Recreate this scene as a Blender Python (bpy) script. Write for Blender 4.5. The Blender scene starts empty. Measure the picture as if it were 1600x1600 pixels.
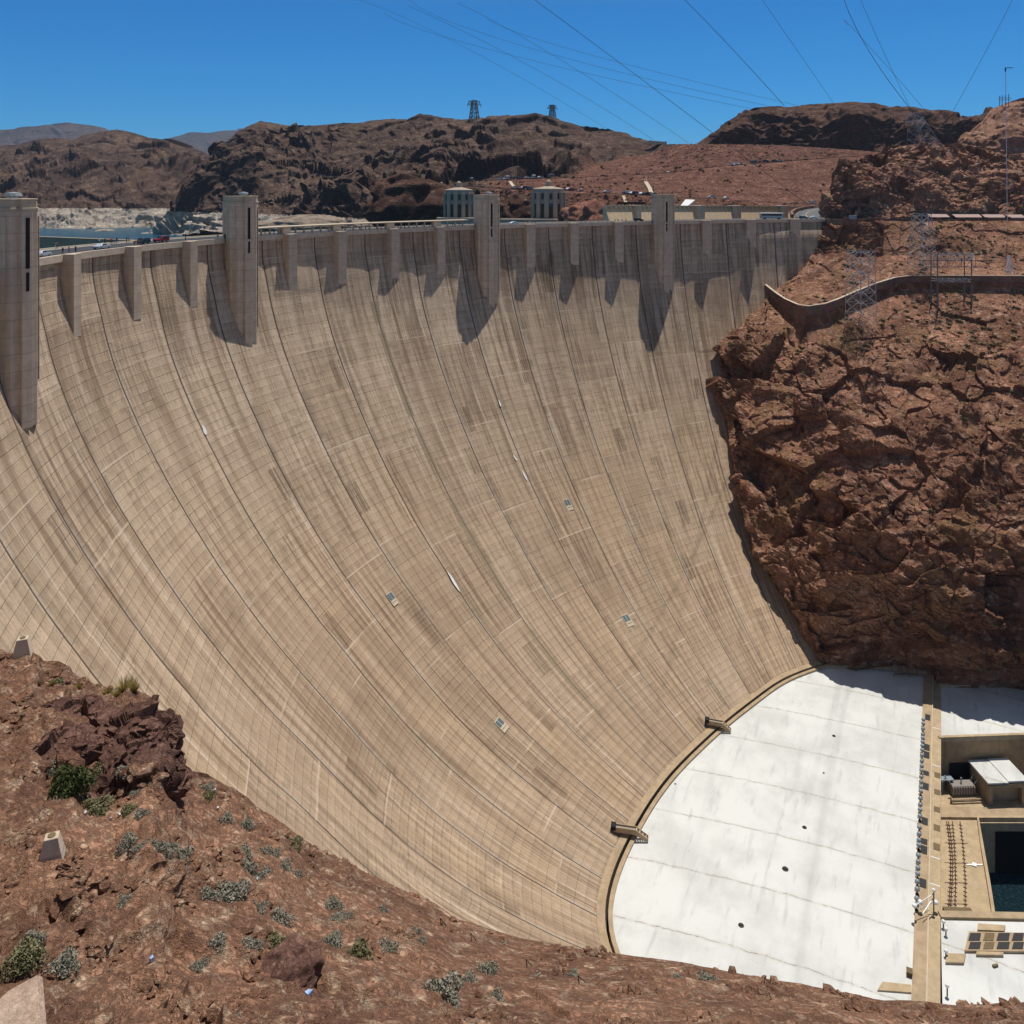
import bpy, bmesh, math, random
import numpy as np
from mathutils import Vector, Matrix
random.seed(7); RNG=np.random.RandomState(11)
scene=bpy.context.scene; COL=scene.collection
# ------------------------------------------------------------------ camera, sky, sun, exposure
CX,CY,HD,F,H,H0=-189.1174,-29.1208,0.8588,1289.888,13.7451,299.2204      # F and H0 in pixels of a 1600 px wide picture
FW=np.array([math.sin(HD),math.cos(HD)]); RT=np.array([math.cos(HD),-math.sin(HD)])
cam=bpy.data.cameras.new('camera'); camo=bpy.data.objects.new('camera',cam); COL.objects.link(camo)
camo.location=(CX,CY,H); camo.rotation_euler=(math.pi/2,0,-HD)
cam.sensor_width=36; cam.lens=36*F/1600; cam.shift_y=(H0-800)/1600; cam.clip_start=0.5; cam.clip_end=60000
scene.camera=camo
SUN_EL,SUN_AZ=71.2,80.5        # azimuth clockwise from +y
w=bpy.data.worlds.new('World'); scene.world=w; w.use_nodes=True
wt=w.node_tree; bg=wt.nodes['Background']
sky=wt.nodes.new('ShaderNodeTexSky'); sky.sky_type='NISHITA'; sky.sun_disc=False
sky.sun_elevation=math.radians(SUN_EL); sky.sun_rotation=math.radians(SUN_AZ)
sky.altitude=1500; sky.air_density=1.0; sky.dust_density=0.1; sky.ozone_density=6.0
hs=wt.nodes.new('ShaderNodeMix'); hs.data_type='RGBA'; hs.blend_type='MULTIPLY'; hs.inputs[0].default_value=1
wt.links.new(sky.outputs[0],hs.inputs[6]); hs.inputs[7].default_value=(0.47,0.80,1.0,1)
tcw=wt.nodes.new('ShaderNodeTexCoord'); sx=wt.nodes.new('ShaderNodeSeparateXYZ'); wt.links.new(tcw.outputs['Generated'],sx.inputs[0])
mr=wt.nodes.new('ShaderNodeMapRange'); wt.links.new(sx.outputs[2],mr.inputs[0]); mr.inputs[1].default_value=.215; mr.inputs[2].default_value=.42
mt=wt.nodes.new('ShaderNodeMix'); mt.data_type='RGBA'; wt.links.new(mr.outputs[0],mt.inputs[0]); mt.inputs[6].default_value=(.05,.58,.93,1); mt.inputs[7].default_value=(1.12,.90,.68,1)  # low sky deep blue; unseen upper sky made warm for warmer fill light
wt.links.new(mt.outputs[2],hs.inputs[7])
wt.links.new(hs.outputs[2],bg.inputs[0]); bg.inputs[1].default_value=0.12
sl=bpy.data.lights.new('sun','SUN'); sl.energy=5.0; sl.angle=math.radians(0.53); sl.color=(1,0.94,0.86)
so=bpy.data.objects.new('sun',sl); COL.objects.link(so)
el,az=math.radians(SUN_EL),math.radians(SUN_AZ)
SD=Vector((math.cos(el)*math.sin(az),math.cos(el)*math.cos(az),math.sin(el)))
so.rotation_euler=SD.to_track_quat('Z','Y').to_euler(); so.location=(0,0,300)
scene.view_settings.view_transform='Standard'; scene.view_settings.look='None'
scene.view_settings.exposure=-0.22; scene.view_settings.gamma=1
scene.render.engine='CYCLES'

# ------------------------------------------------------------------ geometry of the view
def PD(u,v,D):
    """point seen at photo position (u,v) at depth D"""
    return np.array([CX+D*(FW[0]+RT[0]*(u-800)/F), CY+D*(FW[1]+RT[1]*(u-800)/F), H-D*(v-H0)/F])
def PZ(u,v,z): return PD(u,v,F*(H-z)/(v-H0))
def PDa(u,v,D):
    u,v,D=np.broadcast_arrays(u,v,D)
    return np.stack([CX+D*(FW[0]+RT[0]*(u-800)/F), CY+D*(FW[1]+RT[1]*(u-800)/F), H-D*(v-H0)/F],-1)
def interp(x,pts):
    p=np.array(pts,float); return np.interp(x,p[:,0],p[:,1])
def smooth(x,a,b):
    t=np.clip((x-a)/(b-a),0,1); return t*t*(3-2*t)
# ------------------------------------------------------------------ noise
class Noise:
    def __init__(s,seed):
        r=np.random.RandomState(seed); s.p=np.concatenate([r.permutation(1024)]*2)
        g=r.normal(size=(1024,3)); s.g=g/np.linalg.norm(g,axis=1)[:,None]; s.r=r.rand(1024,4)
    def h(s,i): 
        i=i&1023
        return s.p[(s.p[(s.p[i[...,0]]+i[...,1])&1023]+i[...,2])&1023]
    def perlin(s,P):
        i=np.floor(P).astype(np.int64); f=P-i; w=f*f*f*(f*(f*6-15)+10); o=0
        for dx in(0,1):
            for dy in(0,1):
                for dz in(0,1):
                    d=np.array([dx,dy,dz]); g=s.g[s.h(i+d)]
                    wt_=np.prod(np.where(d==1,w,1-w),-1)
                    o=o+wt_*np.sum(g*(f-d),-1)
        return o*1.5
    def fbm(s,P,oct=4,ridged=False):
        o=0;a=1
        for k in range(oct):
            n=s.perlin(P*2**k+17.3*k)
            if ridged: n=1-2*np.abs(n)
            o=o+a*n; a*=.5
        return o
    def facet(s,P):
        """broken rock blocks: each cell is a tilted plane; returns height and nearness to a crack"""
        i=np.floor(P).astype(np.int64); f1=np.full(P.shape[:-1],9.); f2=f1.copy(); hh=np.zeros_like(f1)
        for dx in(-1,0,1):
            for dy in(-1,0,1):
                for dz in(-1,0,1):
                    c=i+np.array([dx,dy,dz]); k=s.h(c); q=P-(c+s.r[k][...,:3])
                    d=np.sum(q*q,-1); hv=s.r[k][...,3]-.5+np.sum(q*s.g[k],-1)*.9
                    m=d<f1; f2=np.where(m,f1,np.minimum(f2,d)); hh=np.where(m,hv,hh); f1=np.where(m,d,f1)
        return hh,np.sqrt(f2)-np.sqrt(f1)
def crag(N,P,b=1.1,a=.9):
    """angular broken rock: the upper envelope of tilted planes, continuous but with sharp creases"""
    i=np.floor(P).astype(np.int64); o=np.full(P.shape[:-1],-9.)
    for dx in(-1,0,1):
        for dy in(-1,0,1):
            for dz in(-1,0,1):
                c=i+np.array([dx,dy,dz]); k=N.h(c); q=P-(c+N.r[k][...,:3])
                o=np.maximum(o,N.r[k][...,3]*.6+np.sum(q*N.g[k],-1)*a-b*np.sum(q*q,-1))
    return o-.35
NZ=Noise(3); NZ2=Noise(9)
# ------------------------------------------------------------------ objects
def tag(o,label=None,cat=None,group=None,kind=None):
    if label: o['label']=label
    if cat: o['category']=cat
    if group: o['group']=group
    if kind: o['kind']=kind
    return o
def mesh_obj(name,me,mat=None,parent=None):
    o=bpy.data.objects.new(name,me); COL.objects.link(o)
    if mat is not None:
        for m in (mat if isinstance(mat,(list,tuple)) else [mat]): me.materials.append(m)
    if parent: o.parent=parent
    return o
def empty(name,loc=(0,0,0),rz=0):
    o=bpy.data.objects.new(name,None); COL.objects.link(o); o.location=loc; o.rotation_euler=(0,0,rz); o.empty_display_size=1
    return o
def grid(name,P,mat,uv=None,smooth_=False,parent=None,close=False,attr=None):
    nv,nu=P.shape[:2]; me=bpy.data.meshes.new(name)
    V=P.reshape(-1,3); idx=np.arange(nv*nu).reshape(nv,nu)
    f=np.stack([idx[:-1,:-1],idx[1:,:-1],idx[1:,1:],idx[:-1,1:]],-1).reshape(-1,4)
    me.vertices.add(len(V)); me.vertices.foreach_set('co',V.astype(np.float32).ravel())
    me.loops.add(f.size); me.loops.foreach_set('vertex_index',f.astype(np.int32).ravel())
    me.polygons.add(len(f)); me.polygons.foreach_set('loop_start',(np.arange(len(f))*4).astype(np.int32))
    me.polygons.foreach_set('loop_total',np.full(len(f),4,np.int32))
    me.polygons.foreach_set('use_smooth',np.full(len(f),bool(smooth_)))
    if uv is not None:
        l=me.uv_layers.new(name='UVMap'); l.data.foreach_set('uv',uv.reshape(-1,2)[f.ravel()].astype(np.float32).ravel())
    if attr is not None:
        for an,av in attr.items():
            a=me.attributes.new(an,'FLOAT','POINT'); a.data.foreach_set('value',av.astype(np.float32).ravel())
    me.update(); me.validate()
    return mesh_obj(name,me,mat,parent)
class MB:
    """collects simple solids into one mesh"""
    def __init__(s): s.v=[];s.f=[];s.m=[]
    def add(s,vs,fs,m=0):
        b=len(s.v); s.v+= [tuple(map(float,x)) for x in vs]; s.f+=[tuple(b+i for i in f) for f in fs]; s.m+=[m]*len(fs)
    def box(s,c,d,rz=0,m=0,taper=1.0,M=None):
        x,y,z=d[0]/2,d[1]/2,d[2]/2; vs=[]
        for sz in(-1,1):
            t=taper if sz>0 else 1
            for sx,sy in((-1,-1),(1,-1),(1,1),(-1,1)): vs.append(Vector((sx*x*t,sy*y*t,sz*z)))
        R=Matrix.Rotation(rz,3,'Z')
        vs=[R@a+Vector(c) for a in vs]
        s.add(vs,[(3,2,1,0),(4,5,6,7),(0,1,5,4),(1,2,6,5),(2,3,7,6),(3,0,4,7)],m)
    def bar(s,a,b,r,n=4,m=0,r2=None):
        a=Vector(a);b=Vector(b);d=(b-a)
        if d.length<1e-6:return
        q=d.to_track_quat('Z','Y'); r2=r if r2 is None else r2; vs=[]
        for p,rr in((a,r),(b,r2)):
            for k in range(n):
                t=2*math.pi*(k+.5)/n; vs.append(p+q@Vector((math.cos(t)*rr,math.sin(t)*rr,0)))
        fs=[(k,(k+1)%n,n+(k+1)%n,n+k) for k in range(n)]+[tuple(range(n-1,-1,-1)),tuple(range(n,2*n))]
        s.add(vs,fs,m)
    def prism(s,pts,z0,z1,m=0,top=None):
        n=len(pts); tp=top or pts
        vs=[(x,y,z0) for x,y in pts]+[(x,y,z1) for x,y in tp]
        s.add(vs,[(k,(k+1)%n,n+(k+1)%n,n+k) for k in range(n)]+[tuple(range(n-1,-1,-1)),tuple(range(n,2*n))],m)
    def lathe(s,c,prof,n=12,m=0):
        vs=[];fs=[]
        for r,z in prof:
            for k in range(n):
                t=2*math.pi*k/n; vs.append((c[0]+r*math.cos(t),c[1]+r*math.sin(t),c[2]+z))
        for j in range(len(prof)-1):
            for k in range(n): fs.append((j*n+k,j*n+(k+1)%n,(j+1)*n+(k+1)%n,(j+1)*n+k))
        fs.append(tuple(range(n-1,-1,-1))); fs.append(tuple((len(prof)-1)*n+k for k in range(n)))
        s.add(vs,fs,m)
    def sweep(s,path,prof,m=0,up=(0,0,1)):
        """path: Nx3; prof: list of (side,height) closed outline, side is to the right of travel in plan"""
        path=[Vector(p) for p in path]; n=len(prof); vs=[];fs=[]
        for i,p in enumerate(path):
            t=(path[min(i+1,len(path)-1)]-path[max(i-1,0)]); t.z=0; t.normalize(); rt=Vector((t.y,-t.x,0))
            for a,b in prof: vs.append(p+rt*a+Vector((0,0,b)))
        for i in range(len(path)-1):
            for k in range(n): fs.append((i*n+k,i*n+(k+1)%n,(i+1)*n+(k+1)%n,(i+1)*n+k))
        fs.append(tuple(range(n-1,-1,-1))); fs.append(tuple((len(path)-1)*n+k for k in range(n)))
        s.add(vs,fs,m)
    def build(s,name,mat,parent=None,smooth_=False,bevel=0):
        me=bpy.data.meshes.new(name); me.from_pydata(s.v,[],s.f)
        o=mesh_obj(name,me,mat,parent)
        me.polygons.foreach_set('material_index',s.m)
        if smooth_: me.polygons.foreach_set('use_smooth',[True]*len(s.f))
        bm=bmesh.new(); bm.from_mesh(me); bmesh.ops.recalc_face_normals(bm,faces=bm.faces)
        if bevel: bmesh.ops.bevel(bm,geom=[e for e in bm.edges if e.calc_face_angle(0)>.5],offset=bevel,segments=1,affect='EDGES')
        bm.to_mesh(me); bm.free(); me.update()
        return o
def copy_tree(o,loc=None,rz=None,scale=None):
    c=o.copy(); COL.objects.link(c)
    if loc is not None: c.location=loc
    if rz is not None: c.rotation_euler=(0,0,rz)
    if scale is not None: c.scale=(scale,)*3
    for k in list(o.children):
        d=k.copy(); COL.objects.link(d); d.parent=c
        for g in list(k.children):
            e=g.copy(); COL.objects.link(e); e.parent=d
    return c
# ------------------------------------------------------------------ materials
class Mat:
    def __init__(s,name,rough=.85,spec=.3,metal=0):
        s.m=bpy.data.materials.new(name); s.m.use_nodes=True; s.t=s.m.node_tree; s.b=s.t.nodes['Principled BSDF']
        s.b.inputs['Roughness'].default_value=rough; s.b.inputs['Specular IOR Level'].default_value=spec; s.b.inputs['Metallic'].default_value=metal
        s._g=None
    def n(s,t): return s.t.nodes.new(t)
    def L(s,a,b):
        if hasattr(a,'links'): s.t.links.new(a,b)
        else:
            try: b.default_value=a
            except Exception: b.default_value=(a,a,a)
    def M(s,op,a,b=0.,c=0.,clamp=False):
        n=s.n('ShaderNodeMath'); n.operation=op; n.use_clamp=clamp
        s.L(a,n.inputs[0]); s.L(b,n.inputs[1]); s.L(c,n.inputs[2]); return n.outputs[0]
    def mixc(s,f,a,b,mode='MIX'):
        n=s.n('ShaderNodeMix'); n.data_type='RGBA'; n.blend_type=mode
        s.L(f,n.inputs[0])
        for x,i in((a,6),(b,7)):
            if hasattr(x,'links'): s.t.links.new(x,n.inputs[i])
            else: n.inputs[i].default_value=(*x,1)
        return n.outputs[2]
    def pos(s):
        if s._g is None: s._g=s.n('ShaderNodeNewGeometry')
        return s._g.outputs['Position']
    def obj(s): return s.n('ShaderNodeTexCoord').outputs['Object']
    def mp(s,v,sc,loc=(0,0,0),rot=(0,0,0)):
        n=s.n('ShaderNodeMapping'); s.t.links.new(v,n.inputs[0]); n.inputs['Scale'].default_value=sc; n.inputs['Location'].default_value=loc; n.inputs['Rotation'].default_value=rot
        return n.outputs[0]
    def noise(s,v,scale=1,detail=4,rough=.55,dist=0,color=False):
        n=s.n('ShaderNodeTexNoise'); s.t.links.new(v,n.inputs['Vector']); n.inputs['Scale'].default_value=scale; n.inputs['Detail'].default_value=detail
        n.inputs['Roughness'].default_value=rough; n.inputs['Distortion'].default_value=dist
        return n.outputs['Color' if color else 'Fac']
    def voro(s,v,scale=1,feature='DISTANCE_TO_EDGE',out='Distance',rand=1):
        n=s.n('ShaderNodeTexVoronoi'); n.feature=feature; s.t.links.new(v,n.inputs['Vector']); n.inputs['Scale'].default_value=scale; n.inputs['Randomness'].default_value=rand
        return n.outputs[out]
    def ramp(s,v,a,b,x=0.,y=1.):
        n=s.n('ShaderNodeMapRange'); n.interpolation_type='SMOOTHSTEP'; s.L(v,n.inputs[0]); n.inputs[1].default_value=a; n.inputs[2].default_value=b; n.inputs[3].default_value=x; n.inputs[4].default_value=y
        return n.outputs[0]
    def white(s,a,b,w=0):
        c=s.n('ShaderNodeCombineXYZ'); s.L(a,c.inputs[0]); s.L(b,c.inputs[1]); s.L(float(w),c.inputs[2])
        n=s.n('ShaderNodeTexWhiteNoise'); n.noise_dimensions='3D'; s.t.links.new(c.outputs[0],n.inputs['Vector']); return n.outputs['Value']
    def xyz(s,v):
        n=s.n('ShaderNodeSeparateXYZ'); s.t.links.new(v,n.inputs[0]); return n.outputs
    def color(s,c):
        if hasattr(c,'links'): s.t.links.new(c,s.b.inputs['Base Color'])
        else: s.b.inputs['Base Color'].default_value=(*c,1)
        return s
    def bump(s,h,dist=.1,strength=1.,prev=None):
        n=s.n('ShaderNodeBump'); s.L(h,n.inputs['Height']); n.inputs['Distance'].default_value=dist; n.inputs['Strength'].default_value=strength
        if prev is not None: s.t.links.new(prev,n.inputs['Normal'])
        s.t.links.new(n.outputs[0],s.b.inputs['Normal']); return n.outputs[0]
def plain(name,c,rough=.7,spec=.3,metal=0,var=.15,scale=3):
    m=Mat(name,rough,spec,metal); n=m.noise(m.obj(),scale,3)
    k=m.ramp(n,.3,.7,1-var,1+var); 
    cc=m.n('ShaderNodeCombineXYZ')
    for i in range(3): m.L(m.M('MULTIPLY',k,c[i]),cc.inputs[i])
    m.color(cc.outputs[0]); return m.m
def rock(name,base,dark,light,S=1.,ring=False,scrub=0.,patch=.5,bumpd=.5,varn=.5,strata=0.,crk=.8,steep=0.,ochre=0.):
    """S: size of the largest patches in metres"""
    m=Mat(name,.93,.12); P=m.pos()
    big=m.noise(P,1.6/S,6,.62,.6); mid=m.noise(P,9/S,8,.68); fine=m.noise(P,60/S,6,.7)
    st=m.noise(m.mp(P,(1,1,.22)),6/S,6,.65,1.2)
    c=m.mixc(m.ramp(big,.36,.64),dark,base)
    c=m.mixc(m.M('MULTIPLY',m.ramp(mid,.50,.66),patch),c,light)
    c=m.mixc(m.M('MULTIPLY',m.ramp(st,.50,.68),varn),c,tuple(x*.45 for x in dark))
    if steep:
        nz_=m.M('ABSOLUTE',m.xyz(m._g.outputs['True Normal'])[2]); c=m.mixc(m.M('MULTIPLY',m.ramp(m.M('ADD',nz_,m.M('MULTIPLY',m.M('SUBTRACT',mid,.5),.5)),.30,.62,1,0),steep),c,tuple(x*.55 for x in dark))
    rd=m.M('ABSOLUTE',m.M('SUBTRACT',m.noise(m.mp(P,(1,1,1.9),rot=(.4,.25,.3)),5/S,6,.68,.4),.5)); rd2=m.M('ABSOLUTE',m.M('SUBTRACT',m.noise(m.mp(P,(1.3,1,2.2),rot=(-.3,.35,1.1)),13/S,6,.68,.3),.5))
    cr=m.M('MAXIMUM',m.M('MULTIPLY',m.ramp(rd,.0,.012,1,0),m.ramp(mid,.42,.56)),m.M('MULTIPLY',m.M('MULTIPLY',m.ramp(rd2,.0,.014,1,0),m.ramp(big,.4,.55)),.8))
    if ochre: c=m.mixc(m.M('MULTIPLY',m.ramp(m.noise(m.mp(P,(1,1,1),(31,7,3)),2.2/S,5,.6,.8),.52,.62),ochre),c,(.40,.245,.125))
    c=m.mixc(m.M('MULTIPLY',cr,crk),c,tuple(x*.25 for x in dark))
    c=m.mixc(m.ramp(fine,.25,.75,0,1),m.mixc(1.,c,(.72,.70,.68),'MULTIPLY'),m.mixc(1.,c,(1.22,1.2,1.18),'MULTIPLY'))
    if scrub:
        sn=m.M('MULTIPLY',m.ramp(m.noise(P,14/S,4,.7),.50,.60),m.ramp(m.noise(P,110/S,3,.6),.48,.62))
        nz=m.xyz(m._g.outputs['Normal'])[2]
        sn=m.M('MULTIPLY',sn,m.ramp(m.M('ABSOLUTE',nz),.45,.75))
        c=m.mixc(m.M('MULTIPLY',sn,scrub),c,(.14,.125,.055))
    if ring:
        z=m.M('ADD',m.xyz(P)[2],m.M('MULTIPLY',m.M('SUBTRACT',mid,.5),3.))
        r=m.ramp(z,-14.9,-14.2,1,0)
        lc=m.mixc(m.ramp(mid,.35,.7),(.80,.70,.58),(.52,.43,.35)); lc=m.mixc(m.M('MULTIPLY',m.ramp(st,.5,.65),.6),lc,(.2,.15,.12))
        c=m.mixc(r,c,lc)
    m.color(c)
    h=m.M('ADD',m.M('MULTIPLY',mid,1.2),m.M('ADD',m.M('MULTIPLY',fine,.45),m.M('MULTIPLY',m.ramp(rd,0,.06),.6)))
    h=m.M('ADD',h,m.M('MULTIPLY',m.ramp(rd2,0,.07),.4))
    m.bump(h,bumpd*S/26,1.)
    return m.m
def concrete(name,c,var=.18,stain=.5,lines=None,S=1.):
    m=Mat(name,.85,.2); P=m.pos(); x=m.xyz(P)
    n=m.noise(P,.5/S,5,.6); st=m.noise(m.mp(P,(1.6/S,1.6/S,.08/S)),1,5,.65); f=m.noise(P,8/S,3)
    col=m.mixc(m.ramp(n,.3,.7),tuple(a*(1-var) for a in c),tuple(min(1,a*(1+var)) for a in c))
    col=m.mixc(m.M('MULTIPLY',m.ramp(st,.52,.72),stain),col,(c[0]*.5,c[1]*.43,c[2]*.36))
    col=m.mixc(m.ramp(f,.2,.8,0,.35),col,tuple(a*.7 for a in c))
    if lines:
        t=m.M('PINGPONG',m.M('DIVIDE',x[2],lines),.5)
        l=m.ramp(t,.0,.045,1,0); col=m.mixc(m.M('MULTIPLY',l,.5),col,tuple(a*.4 for a in c))
        lev=m.white(m.M('FLOOR',m.M('ADD',m.M('DIVIDE',x[2],lines),.0)),1.7); col=m.mixc(m.M('MULTIPLY',lev,.25),col,tuple(a*.6 for a in c))
    m.color(col); m.bump(f,.02,.5)
    return m.m
# dam face: UV.x = metres along the arc (joints every 14), UV.y = metres down the slope
def dam_material():
    m=Mat('dam_concrete',.9,.12)
    uv=m.n('ShaderNodeTexCoord').outputs['UV']; s=m.xyz(uv); X,Y=s[0],s[1]
    wob=m.M('MULTIPLY',m.M('SUBTRACT',m.noise(m.mp(uv,(.05,.05,1)),1,3),.5),.8)
    Xj=m.M('DIVIDE',X,14.); 
    # panel tone
    cx=m.M('FLOOR',Xj); roff=m.M('MULTIPLY',m.white(cx,3.3),40.)
    py=m.M('FLOOR',m.M('DIVIDE',m.M('ADD',Y,roff),31.))
    panel=m.white(cx,py,.5)
    big=m.noise(m.mp(uv,(.022,.012,1)),1,4,.6)
    base=m.mixc(m.ramp(Y,25,120),(.70,.55,.39),(.525,.375,.24))
    base=m.mixc(m.M('MULTIPLY',m.ramp(panel,0.1,.9),.75),base,(.44,.32,.215))
    base=m.mixc(m.ramp(big,.40,.62,0,.6),base,(.60,.46,.325))
    # individual lifts and form panels
    Yl=m.M('ADD',m.M('DIVIDE',Y,2.3),m.M('MULTIPLY',m.white(cx,8.8),.8)); ly=m.M('FLOOR',Yl)
    lift=m.white(cx,ly,2.2); base=m.mixc(m.M('MULTIPLY',lift,.24),base,(.29,.205,.135))
    Xb=m.M('DIVIDE',X,14/5.); Yb=m.M('DIVIDE',Y,1.15)
    br=m.white(m.M('FLOOR',Xb),m.M('FLOOR',Yl),4.4); base=m.mixc(m.ramp(br,.4,1.,0,.17),base,(.27,.195,.125))
    br2=m.white(m.M('FLOOR',m.M('DIVIDE',X,14/9.)),m.M('FLOOR',Yb),9.1)
    zone=m.ramp(m.noise(m.mp(uv,(.045,.03,1),(7,3,0)),1,3),.48,.6)
    base=m.mixc(m.M('MULTIPLY',m.ramp(br2,.7,.95),m.M('MULTIPLY',zone,.34)),base,(.21,.16,.11))
    # streaks running down
    st=m.noise(m.mp(uv,(1.1,.028,1)),1,6,.66); st2=m.noise(m.mp(uv,(.42,.018,1),(3,9,0)),1,4,.6); st3=m.noise(m.mp(uv,(3.2,.14,1),(1,2,0)),1,4,.6)
    pst=m.ramp(m.white(cx,py,7.7),.35,.9)
    base=m.mixc(m.M('MULTIPLY',m.ramp(st,.47,.64),m.M('ADD',m.M('MULTIPLY',pst,.6),.34)),base,(.20,.135,.085))
    base=m.mixc(m.ramp(st,.30,.46,.55,0),base,(.66,.54,.42))
    base=m.mixc(m.ramp(st2,.52,.68,0,.6),base,(.215,.155,.10))
    # dark drips hanging from lift joints
    ls=m.noise(m.mp(uv,(.75,.0085,1),(11,2,0)),1,7,.7,.2); base=m.mixc(m.M('MULTIPLY',m.ramp(ls,.50,.60),m.ramp(m.noise(m.mp(uv,(.06,.03,1),(3,0,0)),1,3),.35,.6,.15,.75)),base,(.23,.155,.10))
    base=m.mixc(m.M('MULTIPLY',m.ramp(ls,.33,.42,1,0),.55),base,(.74,.62,.49))
    fr=m.M('FRACT',Yl)
    dr=m.M('MULTIPLY',m.ramp(st3,.48,.66),m.ramp(fr,0.,.75,1,0)); base=m.mixc(m.M('MULTIPLY',dr,.55),base,(.17,.115,.075))
    lt=m.M('MULTIPLY',m.ramp(st3,.30,.42,1,0),m.ramp(fr,0.3,1.,0,1)); base=m.mixc(m.M('MULTIPLY',lt,.35),base,(.62,.53,.43))
    # isolated dark patches starting at a lift line
    pk=m.white(m.M('FLOOR',m.M('DIVIDE',X,3.5)),m.M('FLOOR',m.M('DIVIDE',m.M('ADD',Y,roff),9.5)),5.9)
    dk=m.M('MULTIPLY',m.ramp(pk,.972,.98),m.ramp(m.noise(m.mp(uv,(2.2,.05,1)),1,4,.7),.42,.58)); base=m.mixc(m.M('MULTIPLY',dk,.7),base,(.12,.08,.05))
    # lines
    jl=m.M('PINGPONG',m.M('ADD',Xj,m.M('MULTIPLY',wob,.006)),.5)
    j1=m.ramp(jl,.005,.017,1,0)
    jn=m.noise(m.mp(uv,(.3,.06,1)),1,3)
    jside=m.M('FRACT',m.M('ADD',Xj,.03)) 
    halo=m.M('MULTIPLY',m.ramp(jside,.03,.13,1,0),m.ramp(m.noise(m.mp(uv,(.02,.05,1),(0,4,0)),1,4,.7),.42,.6))
    base=m.mixc(m.M('MULTIPLY',halo,.6),base,(.56,.48,.39))
    halo2=m.M('MULTIPLY',m.ramp(m.M('FRACT',Xj),.0,.16,1,0),m.ramp(m.noise(m.mp(uv,(.02,.04,1),(9,1,0)),1,4,.7),.52,.66))
    base=m.mixc(m.M('MULTIPLY',halo2,.65),base,(.16,.11,.07))
    base=m.mixc(m.M('MULTIPLY',j1,m.ramp(jn,.2,.55,.7,.96)),base,(.085,.06,.042))
    ll=m.ramp(m.M('PINGPONG',Yl,.5),.0,.05,1,0)
    base=m.mixc(m.M('MULTIPLY',ll,m.M('MULTIPLY',m.ramp(m.noise(m.mp(uv,(.25,.3,1)),1,4),.38,.62,.04,.55),m.ramp(Y,50,120,1,.33))),base,(.14,.095,.06))
    ml=m.ramp(m.M('PINGPONG',Xb,.5),.0,.03,1,0)
    base=m.mixc(m.M('MULTIPLY',ml,m.ramp(m.noise(m.mp(uv,(.1,.08,1),(5,5,0)),1,3),.42,.62,0,.45)),base,(.14,.095,.06))
    ml2=m.ramp(m.M('PINGPONG',m.M('DIVIDE',X,7.),.5),.0,.014,1,0)
    base=m.mixc(m.M('MULTIPLY',ml2,.22),base,(.12,.08,.05))
    # light grout patches low down
    gz=m.M('MULTIPLY',zone,m.ramp(Y,90,120)); gl=m.ramp(m.M('PINGPONG',m.M('DIVIDE',X,14/9.),.5),.0,.07,1,0); gl2=m.ramp(m.M('PINGPONG',Yb,.5),.0,.09,1,0)
    base=m.mixc(m.M('MULTIPLY',m.M('MAXIMUM',gl,gl2),m.M('MULTIPLY',gz,.38)),base,(.60,.48,.34))
    # olive seepage strip down the middle joint
    sx=m.M('ABSOLUTE',m.M('ADD',X,m.M('ADD',.2,m.M('MULTIPLY',wob,.4)))); sm=m.M('MULTIPLY',m.ramp(sx,.8,1.1,1,0),m.ramp(m.noise(m.mp(uv,(.01,.06,1)),1,3),.35,.5))
    sm=m.M('MULTIPLY',sm,m.M('MULTIPLY',m.ramp(Y,24,27),m.ramp(Y,165,185,1,0)))
    base=m.mixc(m.M('MULTIPLY',sm,.8),base,(.27,.21,.135))
    pe=m.M('MULTIPLY',m.ramp(m.M('PINGPONG',m.M('DIVIDE',m.M('ADD',Y,roff),31.),.5),.0,.012,1,0),m.ramp(m.noise(m.mp(uv,(.12,.6,1),(2,8,0)),1,3),.4,.6))
    base=m.mixc(m.M('MULTIPLY',pe,.7),base,(.68,.55,.42))
    gn=m.noise(m.mp(uv,(2.,2.,1)),1,5,.7); base=m.mixc(m.ramp(gn,.25,.75,0,.3),base,(.22,.16,.11))
    m.color(base)
    h=m.M('SUBTRACT',m.M('MULTIPLY',lift,.25),m.M('MULTIPLY',m.M('MAXIMUM',j1,m.M('MULTIPLY',ll,.32)),.6)); h=m.M('ADD',h,m.M('MULTIPLY',gn,.35))
    h=m.M('ADD',h,m.M('MULTIPLY',br,.2))
    m.bump(h,.28,1.)
    return m.m
M_DAM=dam_material()
M_TOW=concrete('tower_concrete',(.66,.54,.405),.14,.45,lines=3.1)
M_PIL=concrete('pilaster_concrete',(.64,.52,.39),.14,.4,lines=2.3)
M_PAR=concrete('parapet_concrete',(.64,.53,.40),.12,.45)
M_TAN=concrete('powerhouse_tan_concrete',(.42,.315,.20),.16,.4)
M_TAN2=concrete('deck_concrete',(.47,.36,.225),.14,.35)
M_CANY=concrete('canopy_concrete',(.56,.47,.34),.08,.2)
M_INT=concrete('intake_tower_concrete',(.42,.345,.265),.1,.3)
M_SPW=concrete('spillway_concrete',(.72,.54,.34),.12,.4)
M_MAS=Mat('masonry_wall'); 
def _mas():
    m=Mat('masonry_stone',.92,.1); P=m.pos()
    v=m.voro(P,.9,'F1','Color'); e=m.voro(P,.9); n=m.noise(P,.12,4)
    c=m.mixc(m.ramp(n,.35,.65),(.20,.12,.085),(.27,.17,.125)); c=m.mixc(.35,c,v,'SOFT_LIGHT'); c=m.mixc(m.ramp(e,0,.08,.6,0),c,(.10,.07,.055))
    m.color(c); m.bump(e,.1,.8); return m.m
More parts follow.
